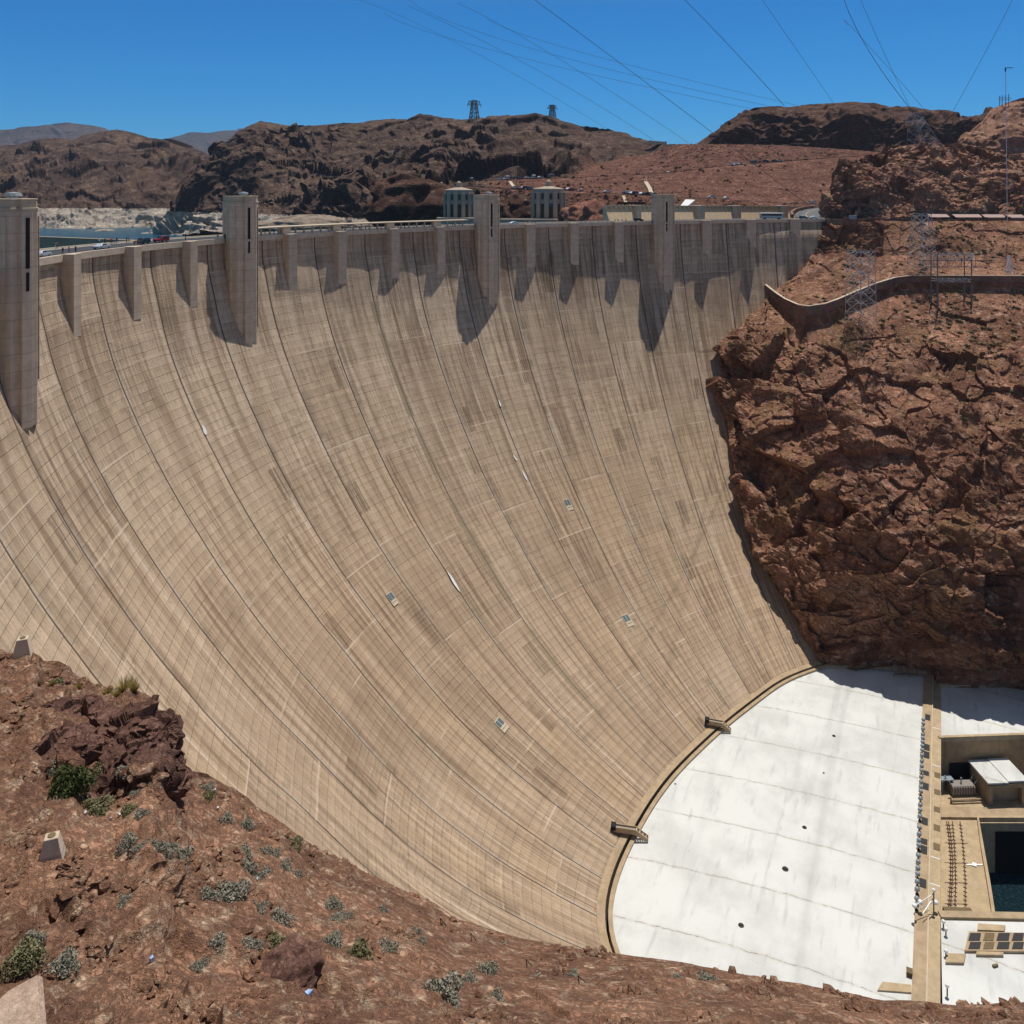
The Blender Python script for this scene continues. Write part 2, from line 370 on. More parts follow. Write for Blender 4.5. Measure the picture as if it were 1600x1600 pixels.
M_MAS=_mas()
M_ASPH=plain('asphalt',(.055,.057,.062),.9,.2,var=.15,scale=.2)
M_SIDE=plain('sidewalk_grey',(.30,.27,.24),.9,.2)
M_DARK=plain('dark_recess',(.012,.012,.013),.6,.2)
M_GRATE=plain('dark_grating',(.022,.021,.022),.6,.3)
M_BRHATCH=plain('brown_hatch_cover',(.16,.115,.06),.7,.2)
M_STEEL=plain('galvanised_steel',(.42,.43,.43),.45,.5,.6)
M_PYL=plain('weathered_pylon_steel',(.16,.165,.17),.5,.4,.4)
M_RUST=plain('rusted_iron',(.06,.03,.02),.8,.2)
M_WHITE=plain('white_paint',(.78,.78,.76),.5,.4,var=.05)
M_GLASS=plain('dark_car_glass',(.02,.025,.03),.12,.6,var=0)
M_TYRE=plain('black_tyre',(.02,.02,.02),.8,.2)
M_CABLE=plain('dark_cable',(.03,.03,.035),.5,.3)
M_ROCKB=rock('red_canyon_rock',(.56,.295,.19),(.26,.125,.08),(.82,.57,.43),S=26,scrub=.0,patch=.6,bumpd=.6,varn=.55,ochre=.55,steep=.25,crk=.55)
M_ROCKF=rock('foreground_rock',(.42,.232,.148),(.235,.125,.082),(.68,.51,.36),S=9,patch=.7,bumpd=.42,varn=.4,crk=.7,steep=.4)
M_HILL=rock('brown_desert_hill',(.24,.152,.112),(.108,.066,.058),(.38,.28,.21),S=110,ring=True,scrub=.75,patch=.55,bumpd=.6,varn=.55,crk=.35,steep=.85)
M_RED=rock('red_earth_fill',(.26,.125,.085),(.165,.078,.055),(.30,.165,.115),S=45,patch=.4,bumpd=.25,varn=.2,scrub=.4,crk=.1)
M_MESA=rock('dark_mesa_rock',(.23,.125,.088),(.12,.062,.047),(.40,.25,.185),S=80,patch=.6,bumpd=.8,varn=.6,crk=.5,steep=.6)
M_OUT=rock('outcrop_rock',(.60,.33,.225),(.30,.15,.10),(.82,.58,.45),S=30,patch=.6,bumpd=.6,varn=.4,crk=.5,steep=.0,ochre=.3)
M_FAR=rock('far_mountain_rock',(.13,.10,.085),(.08,.065,.06),(.17,.13,.11),S=900,patch=.4,bumpd=.4,varn=.3)
M_PINK=rock('pink_rock_cut',(.42,.20,.14),(.28,.12,.085),(.52,.30,.22),S=16,patch=.4,bumpd=.4,varn=.35)
def _roof():
    m=Mat('white_roof_coating',.75,.25); P=m.mp(m.pos(),(1,1,1),rot=(0,0,math.radians(-13)))
    x=m.xyz(P); n=m.noise(P,.09,5,.6); c=m.mixc(m.ramp(n,.35,.68),(.665,.675,.645),(.555,.56,.535))
    g=m.noise(m.mp(P,(.09,.55,1)),1,5,.6); c=m.mixc(m.ramp(g,.53,.72,0,.5),c,(.40,.40,.395))
    sp=m.M('MULTIPLY',m.ramp(m.noise(m.mp(P,(1.,2.2,1)),1.1,4,.75),.63,.68),m.ramp(n,.42,.58)); c=m.mixc(m.M('MULTIPLY',sp,.75),c,(.20,.19,.18))
    ps=m.ramp(m.noise(P,2.6,2,.8),.68,.73); c=m.mixc(m.M('MULTIPLY',ps,.6),c,(.16,.15,.14))
    wob=m.M('MULTIPLY',m.M('SUBTRACT',m.noise(P,.25,4,.6),.5),1.4)
    sl_=m.M('PINGPONG',m.M('DIVIDE',m.M('ADD',m.M('ADD',x[0],wob),m.M('MULTIPLY',m.M('MULTIPLY',x[1],x[1]),.0015)),17.),.5)
    sn=m.noise(m.mp(P,(.3,.5,1)),1,4,.7)
    c=m.mixc(m.M('MULTIPLY',m.ramp(sl_,.0,.009,1,0),m.ramp(sn,.42,.52,.1,.9)),c,(.17,.135,.09))
    c=m.mixc(m.M('MULTIPLY',m.ramp(sl_,.0,.05,1,0),.22),c,(.42,.37,.29))
    m.color(c); m.bump(n,.05,.4); return m.m
M_ROOF=_roof()
def _water(name,c,r,sc,d):
    m=Mat(name,r,.5 if r<.13 and 'river' in name else .12); m.color(c); P=m.pos(); n=m.M('ADD',m.noise(m.mp(P,(1,1,1)),sc,5,.65,.8),m.M('MULTIPLY',m.voro(P,sc*1.4,'SMOOTH_F1'),.4)); m.bump(n,d,1.); return m.m
M_LAKE=_water('lake_water',(.006,.075,.125),.25,.15,.25)
M_RIVER=_water('river_water',(.03,.075,.095),.16,1.1,5.)
def leaf(name,c,c2):
    m=Mat(name,.8,.15); n=m.noise(m.pos(),3.,3); m.color(m.mixc(m.ramp(n,.35,.65),c,c2)); return m.m
M_LGREY=leaf('grey_green_leaves',(.20,.19,.14),(.33,.31,.245)); M_LGRN=leaf('dark_green_leaves',(.045,.06,.018),(.10,.115,.04))
M_LYEL=leaf('yellow_grass_blades',(.30,.22,.06),(.20,.16,.05)); M_LOLV=leaf('olive_scrub_leaves',(.15,.145,.07),(.23,.21,.11))
M_TWIG=plain('dry_twigs',(.16,.12,.08),.9,.1)
# ================================================================== THE DAM
CO=[1.10821, -18.90796, -153.24154, -141.12149, -62.46691]
def WA(a): return a-.0011+.1093*a-.0338*a*a
def RA(b):
    b=np.asarray(b,float); c=np.clip(b,-.75,1.25); r=200+3.0875*c+14.3639*c*c+28.1603*c**3
    return np.where(b<-.75, r-4*(1-np.exp((b+.75)/.15)), r)
def OFF0(z):
    z=np.asarray(z,float)/100; return sum(CO[k]*z**k for k in range(5))
ZR=-140.0
TOE=[(1010,1562),(985,1535),(965,1500),(955,1470),(951.6,1449),(952.5,1425),(958,1399),(969,1361),(990.6,1317.5),(1015.6,1270.6),(1050,1220.6),(1094,1176),(1140.6,1133),(1169,1111),(1206,1083),(1219,1070.6),(1256,1055),(1290.6,1044)]
def resample(P,step,sm=0):
    P=np.array(P,float); 
    for _ in range(sm):
        Q=P.copy(); Q[1:-1]=(P[:-2]+2*P[1:-1]+P[2:])/4; P=Q
    d=np.concatenate([[0],np.cumsum(np.linalg.norm(np.diff(P,axis=0),axis=1))]); n=max(2,int(d[-1]/step)+1); t=np.linspace(0,d[-1],n)
    return np.stack([np.interp(t,d,P[:,k]) for k in range(P.shape[1])],1)
toe=resample([PZ(u,v,ZR) for u,v in TOE],2.5,0)
for _ in range(12): toe[1:-1]=(toe[:-2]+2*toe[1:-1]+toe[2:])/4
tb=np.arctan2(toe[:,0],toe[:,1]); tr=np.hypot(toe[:,0],toe[:,1])
sel=np.argsort(tb); tb_,tr_=tb[sel],tr[sel]; km=(tb_>-.72)&(tb_<.86); tb_,tr_=tb_[km],tr_[km]
def ROFF(b,z):
    e=np.interp(b,tb_,tr_)+2.7-RA(b); e=np.where(b>.86,e-(b-.86)*0,e); e=np.where(b<-.72,-112,e)
    k=smooth(-np.asarray(z,float),95,139.6)
    adj=2.0*(1-smooth(-np.asarray(z,float),0,17))
    adj=adj-2.9*smooth(np.asarray(b,float),.74,1.04)*smooth(-np.asarray(z,float),0,9)*(1-.0*adj)
    return OFF0(z)+(e-OFF0(-139.6))*k+adj
def face(b,z): 
    r=RA(b)+ROFF(b,z); return np.stack([r*np.sin(b),r*np.cos(b),z+0*r],-1)
def radial(b,dr,z):
    r=RA(b)+dr; return np.array([r*math.sin(b),r*math.cos(b),z])
def b_of_u(u,dr=0.,z=0.):
    bb=np.linspace(-1.3,1.25,5200); r=RA(bb)+dr; d=np.stack([r*np.sin(bb)-CX,r*np.cos(bb)-CY],-1)
    uu=800+F*(d@RT)/np.maximum(d@FW,1); uu=np.where((d@FW)>30,uu,1e9); return float(bb[np.argmin(np.abs(uu-u))])
def on_face(u,v):
    z=np.linspace(-3,-139,1400); D=F*(H-z)/(v-H0); P=PDa(u,v,D); b=np.arctan2(P[:,0],P[:,1]); d=np.abs(np.hypot(P[:,0],P[:,1])-RA(b)-ROFF(b,z))
    d=np.where(P[:,1]<20,1e9,d); i=int(np.argmin(d)); return float(b[i]),float(z[i])
dam=empty('dam',(0,195,0)); dam.location=(0,0,0)
tag(dam,'huge curved tan concrete arch dam stained with dark vertical streaks, filling the canyon','dam')
# face sheet, one column band per pour block
an=[]
for k in np.arange(-13,11): an+= [k*.1-.0009,k*.1+.0009]+[k*.1+.1*t for t in(.018,.15,.3,.45,.6,.75,.9,.982)]
an=np.array(sorted(an)); zz=np.concatenate([np.linspace(0,-24,17),np.linspace(-25.5,-139.6,110)])
bb=WA(an); B_,Z_=np.meshgrid(bb,zz); P=face(B_,Z_)
kk=np.floor((an+.0005)/.1).astype(int); rr=RNG.rand(60,40)
zi=(np.abs(Z_)/31+rr[kk+20,0][None]*2).astype(int)
n_off=(rr[kk[None]+20,zi+1]-.5)*.22
n_off=np.where((np.abs(an*10-np.round(an*10))<.02)[None],-.22,n_off)*smooth(np.abs(Z_),2,6)
n_off=(n_off+.10*NZ.fbm(P*.15,2))*smooth(np.abs(Z_),2,9)
rad=np.stack([-np.sin(B_),-np.cos(B_),0*B_],-1); slope=np.array([.55,.83])
P=P+rad*(n_off[...,None]*.7)+np.array([0,0,1])*(n_off[...,None]*.6)
s_len=np.concatenate([[0],np.cumsum(np.hypot(np.diff(zz),np.diff(ROFF(0.,zz))))])
UV=np.stack([np.broadcast_to(an*140,Z_.shape),np.broadcast_to(s_len[:,None],Z_.shape)],-1)
grid('downstream_face',P,M_DAM,uv=UV,parent=dam)
bs=np.linspace(-1.3,1.105,260)
def ringstrip(name,prof,mat,parent=dam,b0=-1.3,b1=1.084,n=260):
    m=MB(); bsx=np.linspace(b0,b1,n); k=len(prof); vs=[];fs=[]
    for b in bsx:
        for dr,z in prof: vs.append(radial(b,dr,z))
    for i in range(n-1):
        for j in range(k): fs.append((i*k+j,i*k+(j+1)%k,(i+1)*k+(j+1)%k,(i+1)*k+j))
    fs.append(tuple(range(k))); fs.append(tuple((n-1)*k+j for j in range(k)))
    m.add(vs,fs); return m.build(name,mat,parent)
ringstrip('downstream_parapet',[(2.75,-1.5),(2.75,.02),(3.45,.02),(3.45,-1.5)],M_PAR)
ringstrip('crest_block',[(3.4,-.6),(3.4,-1.4),(5.2,-1.45),(5.2,-20),(19.4,-20),(19.4,-.6)],M_PAR)
ringstrip('upstream_parapet',[(18.9,-1.54),(18.9,.02),(19.6,.02),(19.6,-1.54)],M_PAR)
ringstrip('upstream_face',[(19.3,-19),(19.3,-1.6),(21,-1.6),(23,-60),(19.3,-60)],M_PAR)
tag(ringstrip('crest_road',[(5.6,-.65),(5.6,-.35),(16.2,-.35),(16.2,-.65)],M_ASPH,None),kind='structure')
tag(ringstrip('sidewalk_downstream',[(3.45,-.65),(3.45,-.22),(5.6,-.22),(5.6,-.65)],M_SIDE,None),kind='structure')
tag(ringstrip('sidewalk_upstream',[(16.2,-.65),(16.2,-.22),(18.9,-.22),(18.9,-.65)],M_SIDE,None),kind='structure')
PIL=[118,212,300,458,535.5,618,690,830,898,968,1105,1174,1243]
Wp=[2.7,2.9,2.9,3.6,3.6,3.6,3.5,4.0,3.9,4.1,4.4,4.6,4.8]
pil0=None
for u,wd in zip(PIL,Wp):
    b=b_of_u(u+ (3 if u<320 else 0),.3); c=radial(b,0,0); r=float(RA(b)); m=MB()
    m.box((0,1.75,-8.95),(wd,3.0,18.06)); m.box((0,1.72,.05),(wd+.12,2.96,.16))
    o=m.build('pilaster',M_PIL,dam,bevel=.05); o.location=(r*math.sin(b),r*math.cos(b),0); o.rotation_euler=(0,0,-b)
# crest towers
def crest_tower(u,wd,label,ht=12.2,depth=-32.5,turn=0.):
    b=b_of_u(u,-1.); r=float(RA(b)); t=empty('crest_tower',(r*math.sin(b),r*math.cos(b),-1.1),-b-turn)
    tag(t,label,'tower','concrete towers rising from the dam crest')
    h=wd/2; z0=depth+1.1-2; z1=ht+1.1-1.9
    def plan(h,s): return [(-h,3.2),(-h,-1.6),(-h*.62,-3.6-s),(-h*.26,-3.6-s),(-h*.26,-4.5-s),(h*.26,-4.5-s),(h*.26,-3.6-s),(h*.62,-3.6-s),(h,-1.6),(h,3.2)]
    m=MB(); m.prism(plan(h,0),z0,z1)
    for x in(-h*.8,h*.8): m.prism([(x-.35,-2.2),(x,-3.2),(x+.35,-2.2)],z0+8,z1-1.0)
    for y in (.2,2.1): 
        for sx in(-1,1): m.box((sx*(h+.09),y,z1/2-1),(.2,1.1,z1-2))
    m.build('shaft',M_TOW,t,bevel=.08)
    m=MB(); m.prism(plan(h+.12,.1),z1+.003,z1+.5); m.prism(plan(h-.15,-.1),z1+.5,z1+1.9); m.prism(plan(h-.05,.0),z1+1.9,z1+2.15); m.build('cap',M_CANY,t,bevel=.05)
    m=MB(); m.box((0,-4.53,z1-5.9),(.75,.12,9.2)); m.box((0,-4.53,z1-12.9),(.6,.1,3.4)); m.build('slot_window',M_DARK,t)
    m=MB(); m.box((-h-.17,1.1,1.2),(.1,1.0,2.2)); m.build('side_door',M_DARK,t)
    if u<500 or u>700 and u<800:
        m=MB(); m.lathe((1,1,z1+2.15),[(.9,0),(.9,.35),(1.5,.5),(1.3,1.0),(.2,1.2)],10); m.build('roof_vent',M_STEEL,t)
    return t
crest_tower(27,8.0,'concrete crest tower with tall dark slot at the left edge, nearest and largest of four',depth=-27,turn=.5)
crest_tower(382,9.0,'concrete crest tower with dark slot at the left end of the walkway canopy',turn=.36)
crest_tower(764,9.4,'concrete crest tower with dark slot at the right end of the walkway canopy',turn=.18)
crest_tower(1038,9.6,'concrete crest tower with dark slot standing farthest right, in front of the spillway wall')
# canopy over the walkway
bc0,bc1=b_of_u(403),b_of_u(737)
can=empty('walkway_canopy',tuple(radial((bc0+bc1)/2,4,-1.1)),0); tag(can,'long flat pale canopy on short posts over the crest walkway between two towers','canopy')
def wparent(o,p):
    o.parent=p; o.matrix_parent_inverse=Matrix.Translation(-Vector(p.location)) if p.rotation_euler.z==0 else (Matrix.Translation(p.location)@p.rotation_euler.to_matrix().to_4x4()).inverted(); return o
wparent(ringstrip('canopy_roof',[(2.2,2.15),(2.2,2.5),(6.6,2.6),(6.6,2.15)],M_CANY,None,bc0,bc1,60),can)
for i in range(27):
    b=bc0+(bc1-bc0)*(i+.5)/27; m=MB(); m.box((0,0,.5),(.42,.42,3.3)); o=m.build('post',M_PAR,None); o.location=radial(b,4.0,0); o.rotation_euler=(0,0,-b); 
    wparent(o,can)
for u in(458,535.5,618,690):
    b=b_of_u(u); m=MB(); m.box((0,0,1.2),(3.4,1.6,2.)); o=m.build('kiosk_pier',M_PAR,None); o.location=radial(b,3.6,0); o.rotation_euler=(0,0,-b); wparent(o,can)
# seepage panels set in the face
for u,v,wd,hh in((888,789,2.4,4.2),(612,936,2.4,3.8),(981,970,2.6,4.2),(783,1133,2.8,3.6)):
    b,z=on_face(u,v); p=face(b,z); q=face(b,z-1.); d=Vector(q-p).normalized(); rd=Vector((math.cos(b),-math.sin(b),0)); nn=rd.cross(d); nn=nn if nn.z>0 else -nn
    m=MB(); Mx=Matrix((rd,d,nn)).transposed()
    def lb(cx,cy,cz,sx,sy,sz,mi):
        k=MB(); k.box((cx,cy,cz),(sx,sy,sz)); m.add([Mx@Vector(a)+Vector(p) for a in k.v],k.f,mi)
    lb(0,0,.12,wd,hh,.25,0)
    lb(-.25*wd,-.18*hh,.26,wd*.38,hh*.5,.06,1); lb(.22*wd,-.18*hh,.26,wd*.38,hh*.5,.06,1); lb(0,.25*hh,.26,wd*.8,.12,.06,1)
    m.build('inspection_panel',[M_CANY,plain('blue_grey_glass',(.10,.14,.16),.3,.5)],dam)
M_LIME=plain('white_lime_deposit',(.72,.72,.70),.8,.2)
for pts_ in([(699,893),(704,902),(711,913),(718,925)],[(802,712),(808,720)],[(815,735),(824,752)],[(779,625),(783,636)],[(316,665),(322,680)]):
    m=MB(); pp=[face(*on_face(u,v))+np.array([0,0,.22]) for u,v in pts_]; pp=resample(pp,.6)
    n=len(pp); 
    for i in range(n-1):
        t0=math.sin(math.pi*(i+.15)/(n+.2))*.55; t1=math.sin(math.pi*(i+1.15)/(n+.2))*.55; e=Vector((1,.3,0)).normalized()
        a,c=Vector(pp[i]),Vector(pp[i+1]); m.add([a-e*t0,a+e*t0,c+e*t1,c-e*t1],[(0,1,2,3)])
    m.build('lime_streak',M_LIME,dam)
# ================================================================== POWERHOUSE
ph=empty('power_house',tuple(PZ(1300,1300,ZR))); tag(ph,'powerhouse at the foot of the dam with a vast white roof and tan edge ledges','power plant')
def PP(m,name,mat,**k):
    o=m.build(name,mat,None,**k); return wparent(o,ph)
E0=PZ(1444,1045,ZR); E1=PZ(1423,1585,ZR); ed=(E1-E0); eL=np.linalg.norm(ed); ed/=eL; en=np.array([ed[1],-ed[0],0]); 
if en@np.array([RT[0],RT[1],0])<0: en=-en
m=MB(); pl=[(p[0],p[1]) for p in toe]+[(E0[0],E0[1]),(E1[0],E1[1])]
m.prism(pl,ZR-12,ZR); PP(m,'roof_sheet',M_ROOF)
m=MB(); m.sweep([p for p in toe],[(0,-3),(0,.55),(-.95,.55),(-.95,-3)]); PP(m,'inner_gutter_wall',M_TAN)
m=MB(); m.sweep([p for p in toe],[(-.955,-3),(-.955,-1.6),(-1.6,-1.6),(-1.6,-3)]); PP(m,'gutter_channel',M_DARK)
m=MB(); m.sweep([p for p in toe],[(-1.605,-3),(-1.605,.75),(-3.4,.75),(-3.4,-3)]); PP(m,'outer_gutter_ledge',M_TAN)
# back edge kerb along the canyon wall
m=MB(); a=toe[-1]; m.sweep([a,E0],[(0,-.5),(0,.7),(-1.1,.7),(-1.1,-.5)]); PP(m,'roof_back_kerb',M_TAN)
def EP(t,s,z=0): return E0+ed*t+en*s+np.array([0,0,z])
def t_of_v(v,s=0,z=ZR):
    ts=np.linspace(0,eL,3000); P=E0+ed*ts[:,None]+en*s; D=(P[:,:2]-[CX,CY])@FW; vv=H0+F*(H-z)/D; return float(ts[np.argmin(abs(vv-v))])
m=MB(); m.sweep([EP(-1,0),EP(eL,0)],[(0,-10),(0,.6),(-2.7,.6),(-2.7,-10)] if False else [(0,0),(0,0),(0,0)])
def strip(s0,s1,z0,z1,name,mat,t0=-1,t1=None):
    t1=eL if t1 is None else t1; m=MB(); q=[EP(t0,s0),EP(t1,s0),EP(t1,s1),EP(t0,s1)]
    m.prism([(p[0],p[1]) for p in q],z0,z1); return PP(m,name,mat,bevel=.04)
strip(.02,2.65,ZR-12,ZR+.55,'upper_ledge',M_TAN); strip(2.66,4.9,ZR-12.3,ZR+.05,'lower_ledge',M_TAN2)
strip(2.45,2.75,ZR+.56,ZR+.75,'ledge_kerb',M_CANY,2)
for v0,v1 in((1119.4,1128.4),(1166,1175.6),(1177.5,1188),(1208,1215),(1227,1237.5),(1281,1292.5),(1314,1323),(1325,1338),(1377,1391)):
    strip(.75,2.1,ZR+.5,ZR+.62,'skylight_hatch',M_GRATE,t_of_v(v0,1.4),t_of_v(v1,1.4))
for v0,v1 in((1207.5,1215.6),(1234,1242),(1261,1269.4),(1289,1298.5),(1318,1329)):
    strip(3.35,4.75,ZR,ZR+.12,'ledge_hatch',M_BRHATCH,t_of_v(v0,4),t_of_v(v1,4))
for v0 in(1138.5,1197,1340.5,1383): strip(2.8,4.8,ZR,ZR+.11,'white_joint_strip',M_WHITE,t_of_v(v0,4),t_of_v(v0,4)+.28)
gl0=None
VG=[1133,1139,1147,1156,1162,1168,1174,1181,1189,1198,1206,1213,1223,1231,1239,1246,1257,1267,1275,1285,1303,1313,1323,1331,1347,1357,1367,1376,1388,1400,1415,1425]
M_BLGREY=plain('blue_grey_lamp_housing',(.24,.29,.32),.4,.5)
ORD=['first','second','third','fourth','fifth','sixth','seventh','eighth','ninth','tenth','eleventh','twelfth','thirteenth','fourteenth','fifteenth','sixteenth','seventeenth','eighteenth','nineteenth','twentieth']
def nth(i,n):
    if i<20: return ORD[i]+' '
    j=n-1-i
    return (ORD[j]+' from the other end ') if j<20 else ORD[i%20]+' past the twentieth '
for i,v in enumerate(VG):
    t=t_of_v(v)
    if gl0 is None:
        g=empty('ledge_lamp'); m=MB(); m.lathe((0,0,0),[(.16,0),(.16,.9)],8); m.box((0,0,.05),(.6,.6,.1)); m.build('stem',M_DARK,g)
        m=MB(); m.lathe((0,0,.8),[(.2,0),(.5,.12),(.55,.35),(.4,.65),(.15,.8)],12); m.build('housing',M_BLGREY,g,smooth_=True); gl0=g
    else: g=copy_tree(gl0)
    g.location=EP(t,.35,.55+.0)
    tag(g,'grey dome lamp on the roof ledge, '+(ORD[i]+' from the canyon wall' if i<20 else ORD[len(VG)-1-i]+' from the foreground end'),'lamp','dome lamps along the roof ledge')
# roof drains, plank, boxes
for i,(u,v,s,lb_) in enumerate(((1303,1150,.8,'white roof drain nearest the canyon wall'),(1257,1293,.9,'dark roof drain in the middle of the white roof'),(1227,1358,1.2,'larger dark roof drain with splash ring below the middle of the roof'),(1158,1446,1.,'dark roof drain nearest the foreground rocks'),(1287,1208,.45,'small dark roof drain above the middle of the white roof'),(1055,1225,.4,'tiny red brown post near the curved roof edge'))):
    p=PZ(u,v,ZR); m=MB(); s*=.62; m.lathe(p,[(s,.0),(s*.95,.08),(s*.55,.14),(s*.5,.5*s),(s*.2,.6*s)],10); o=m.build('roof_drain',M_GRATE if i<5 else M_RUST)
    tag(o,lb_.replace('white roof drain','small dark drain on the white roof'),'drain','drains on the powerhouse roof')
p=PZ(1398,1545,ZR); m=MB(); q=[PZ(a,b,ZR) for a,b in((1379,1536),(1424,1541),(1424,1553),(1371,1549))]; m.prism([(a[0],a[1]) for a in q],ZR+.02,ZR+.3); tag(m.build('roof_plate',M_TAN2),'tan flat plate lying on the white roof by the ledge near the rocks','plate')
p=PZ(1421,1523,ZR); m=MB(); m.box((p[0],p[1],ZR+.4),(1.1,.9,.8),.3); m.box((p[0],p[1],ZR+.85),(1.3,1.1,.1),.3); tag(m.build('junction_box',M_BRHATCH),'small brown box on the white roof against the tan ledge','box')
m=MB(); a,b_=PZ(1397,1057.5,ZR),PZ(1433,1057.5,ZR); m.bar(a+[0,0,.9],b_+[0,0,.9],.25); 
for t in(0,.33,.66,1): p=a+(b_-a)*t; m.bar(p,p+np.array([0,0,.9]),.12)
tag(m.build('pipe_rack',M_BRHATCH),'low brown pipe rack in the shaded far corner of the white roof','pipe rack')
# two stair bridges over the gutter
for (u0,v0,u1,v1,lb_) in((1106,1126,1142,1142,'upper concrete stair bridge crossing the gutter from dam face to white roof'),(960,1292,1013,1311,'lower concrete stair bridge crossing the gutter from dam face to white roof, nearer the foreground')):
    A=PZ(u0,v0,-137.9); Bq=PZ(u1,v1,ZR+.4); d=Vector(Bq-A); L=Vector((d.x,d.y,0)).length; g=empty('stair_bridge',tuple((A+Bq)/2),math.atan2(d.y,d.x)); tag(g,lb_,'stair bridge','stair bridges over the gutter')
    dz=d.z/2; m=MB(); hw=.7
    prof=[(-L/2,-dz-.7),(-L/2,-dz+.15),(L*.14,-dz+.15),(L/2,dz+.1),(L/2,dz-.35),(L*.1,-dz-.7)]
    for y0,y1,hh in((-hw,-hw+.22,.3),(hw-.22,hw,.3)):
        pr=[(x,z+(hh if k in(1,2,3) else 0)) for k,(x,z) in enumerate(prof)]; n=len(pr)
        m.add([(x,y0,z) for x,z in pr]+[(x,y1,z) for x,z in pr],[(k,(k+1)%n,n+(k+1)%n,n+k) for k in range(n)]+[tuple(range(n)),tuple(range(2*n-1,n-1,-1))])
    m.build('side_walls',M_TAN,g); m=MB(); m.box((-L*.18,0,-dz-.1),(L*.64,2*hw-.52,.4)); m.build('deck',M_SIDE,g)
    m=MB()
    for k in range(8): x=L*.16+L*.32*k/7.; z=-dz+.1+(2*dz)*k/7; m.box((x,0,z-.1),(.22,2*hw-.55,.5),0,k%2)
    m.build('steps',[M_CANY,M_BRHATCH],g)
    m=MB(); m.box((-L/2-.2,0,-dz+.2),(1.2,1.6,.9)); m.build('doorway',M_DARK,g)
# far wing
def quad(name,pts,z0,z1,mat,bevel=.0):
    m=MB(); m.prism([(p[0],p[1]) for p in pts],z0,z1); return PP(m,name,mat,bevel=bevel)
fw_=[PZ(1467,1072,ZR),PZ(1720,1072,ZR),PZ(1720,1144,ZR),PZ(1467,1153,ZR)]
ZD=-152.0
quad('wing_roof_far',fw_,ZD-6,ZR,M_ROOF); 
m=MB(); m.sweep([fw_[0],fw_[1]],[(-.3,-.1),(-.3,.8),(.9,.8),(.9,-.1)]); PP(m,'wing_back_kerb',M_TAN)
m=MB(); m.sweep([fw_[3]+en*0,fw_[2]],[(-.5,-.9),(-.5,.35),(.4,.35),(.4,-.9)]); PP(m,'wing_front_kerb',M_TAN2)
M_WALLB=concrete('wing_wall_concrete',(.40,.27,.15),.15,.6)
fo=(fw_[3]-fw_[0]); fo/=np.linalg.norm(fo); m=MB(); m.prism([(p[0],p[1]) for p in (fw_[3]+fo*.0,fw_[2]+fo*.0,fw_[2]+fo*.25,fw_[3]+fo*.25)],ZD-2,ZR-.9); PP(m,'wing_front_wall',M_WALLB)
def front(u,d): # point on the wing's front wall line at photo column u, d metres in front of it
    a,b_=fw_[3],fw_[2]; ts=np.linspace(0,1,2000); P=a+(b_-a)*ts[:,None]; dd=P[:,:2]-[CX,CY]; uu=800+F*(dd@RT)/(dd@FW); p=P[np.argmin(abs(uu-u))]; return p+fo*d
a,b_=front(1483,.3),front(1514,.3); mid=(a+b_)/2; rz=math.atan2(b_[1]-a[1],b_[0]-a[0]); Lw=np.linalg.norm(b_-a)
m=MB(); m.box((mid[0],mid[1],ZD+2.5),(Lw,.3,5.),rz); PP(m,'roller_door',M_DARK)
# transformer deck and draft-tube deck
dk=[PZ(1466,1150,ZD),PZ(1760,1150,ZD),PZ(1760,1286,ZD),PZ(1530,1286,ZD),PZ(1537,1330,ZD),PZ(1546,1380,ZD),PZ(1553,1424,ZD),PZ(1560,1500,ZD),PZ(1462,1500,ZD)]
quad('tailrace_deck',dk,ZD-14,ZD,M_TAN2)
m=MB(); par=[PZ(1760,1283,ZD),PZ(1529,1283,ZD),PZ(1537,1330,ZD),PZ(1546,1380,ZD),PZ(1553,1424,ZD),PZ(1560,1480,ZD)]; m.sweep(par,[(-.1,-.2),(-.1,1.),(.6,1.),(.6,-.2)]); PP(m,'deck_parapet',M_TAN2)
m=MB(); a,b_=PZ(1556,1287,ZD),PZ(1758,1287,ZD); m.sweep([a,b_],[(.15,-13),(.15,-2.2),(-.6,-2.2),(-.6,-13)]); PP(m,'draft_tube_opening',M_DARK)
m=MB(); a,b_=PZ(1466,1263,ZD),PZ(1760,1270,ZD); c,d=PZ(1760,1283,ZD),PZ(1466,1280,ZD); m.prism([(p[0],p[1]) for p in(a,b_,c,d)],ZD,ZD+.6); PP(m,'deck_step',M_TAN)
def railstrip(pts,name,lab):
    path=resample([PZ(u,v,ZD) for u,v in pts],1.3,2); m=MB(); m.sweep([p+[0,0,.02] for p in path],[(-.1,0),(-.1,.16),(.1,.16),(.1,0)])
    for i,p in enumerate(path[1:-1]):
        t=path[i+2]-path[i]; t/=np.linalg.norm(t); m.box((p[0],p[1],ZD+.05),(.75,.22,.1),math.atan2(t[1],t[0])+math.pi/2)
    tag(m.build('crane_rail',M_RUST),lab,'rail','curved rails on the tailrace deck')
railstrip([(1479,1284),(1483,1300),(1487,1340),(1487,1380),(1482,1421)],'crane_rail','rust brown rail with sleepers closest to the tan ledge on the deck')
railstrip([(1482,1284),(1486,1300),(1490,1340),(1490,1380),(1485,1421)],'crane_rail','rust brown rail just right of the one closest to the tan ledge')
railstrip([(1488,1284),(1493,1330),(1496,1376),(1492,1421)],'crane_rail','rust brown rail in the middle of the deck with wide sleepers')
railstrip([(1500,1284),(1507,1330),(1511,1376),(1508,1421)],'crane_rail','rust brown rail closest to the curved deck edge and the water')
m=MB()
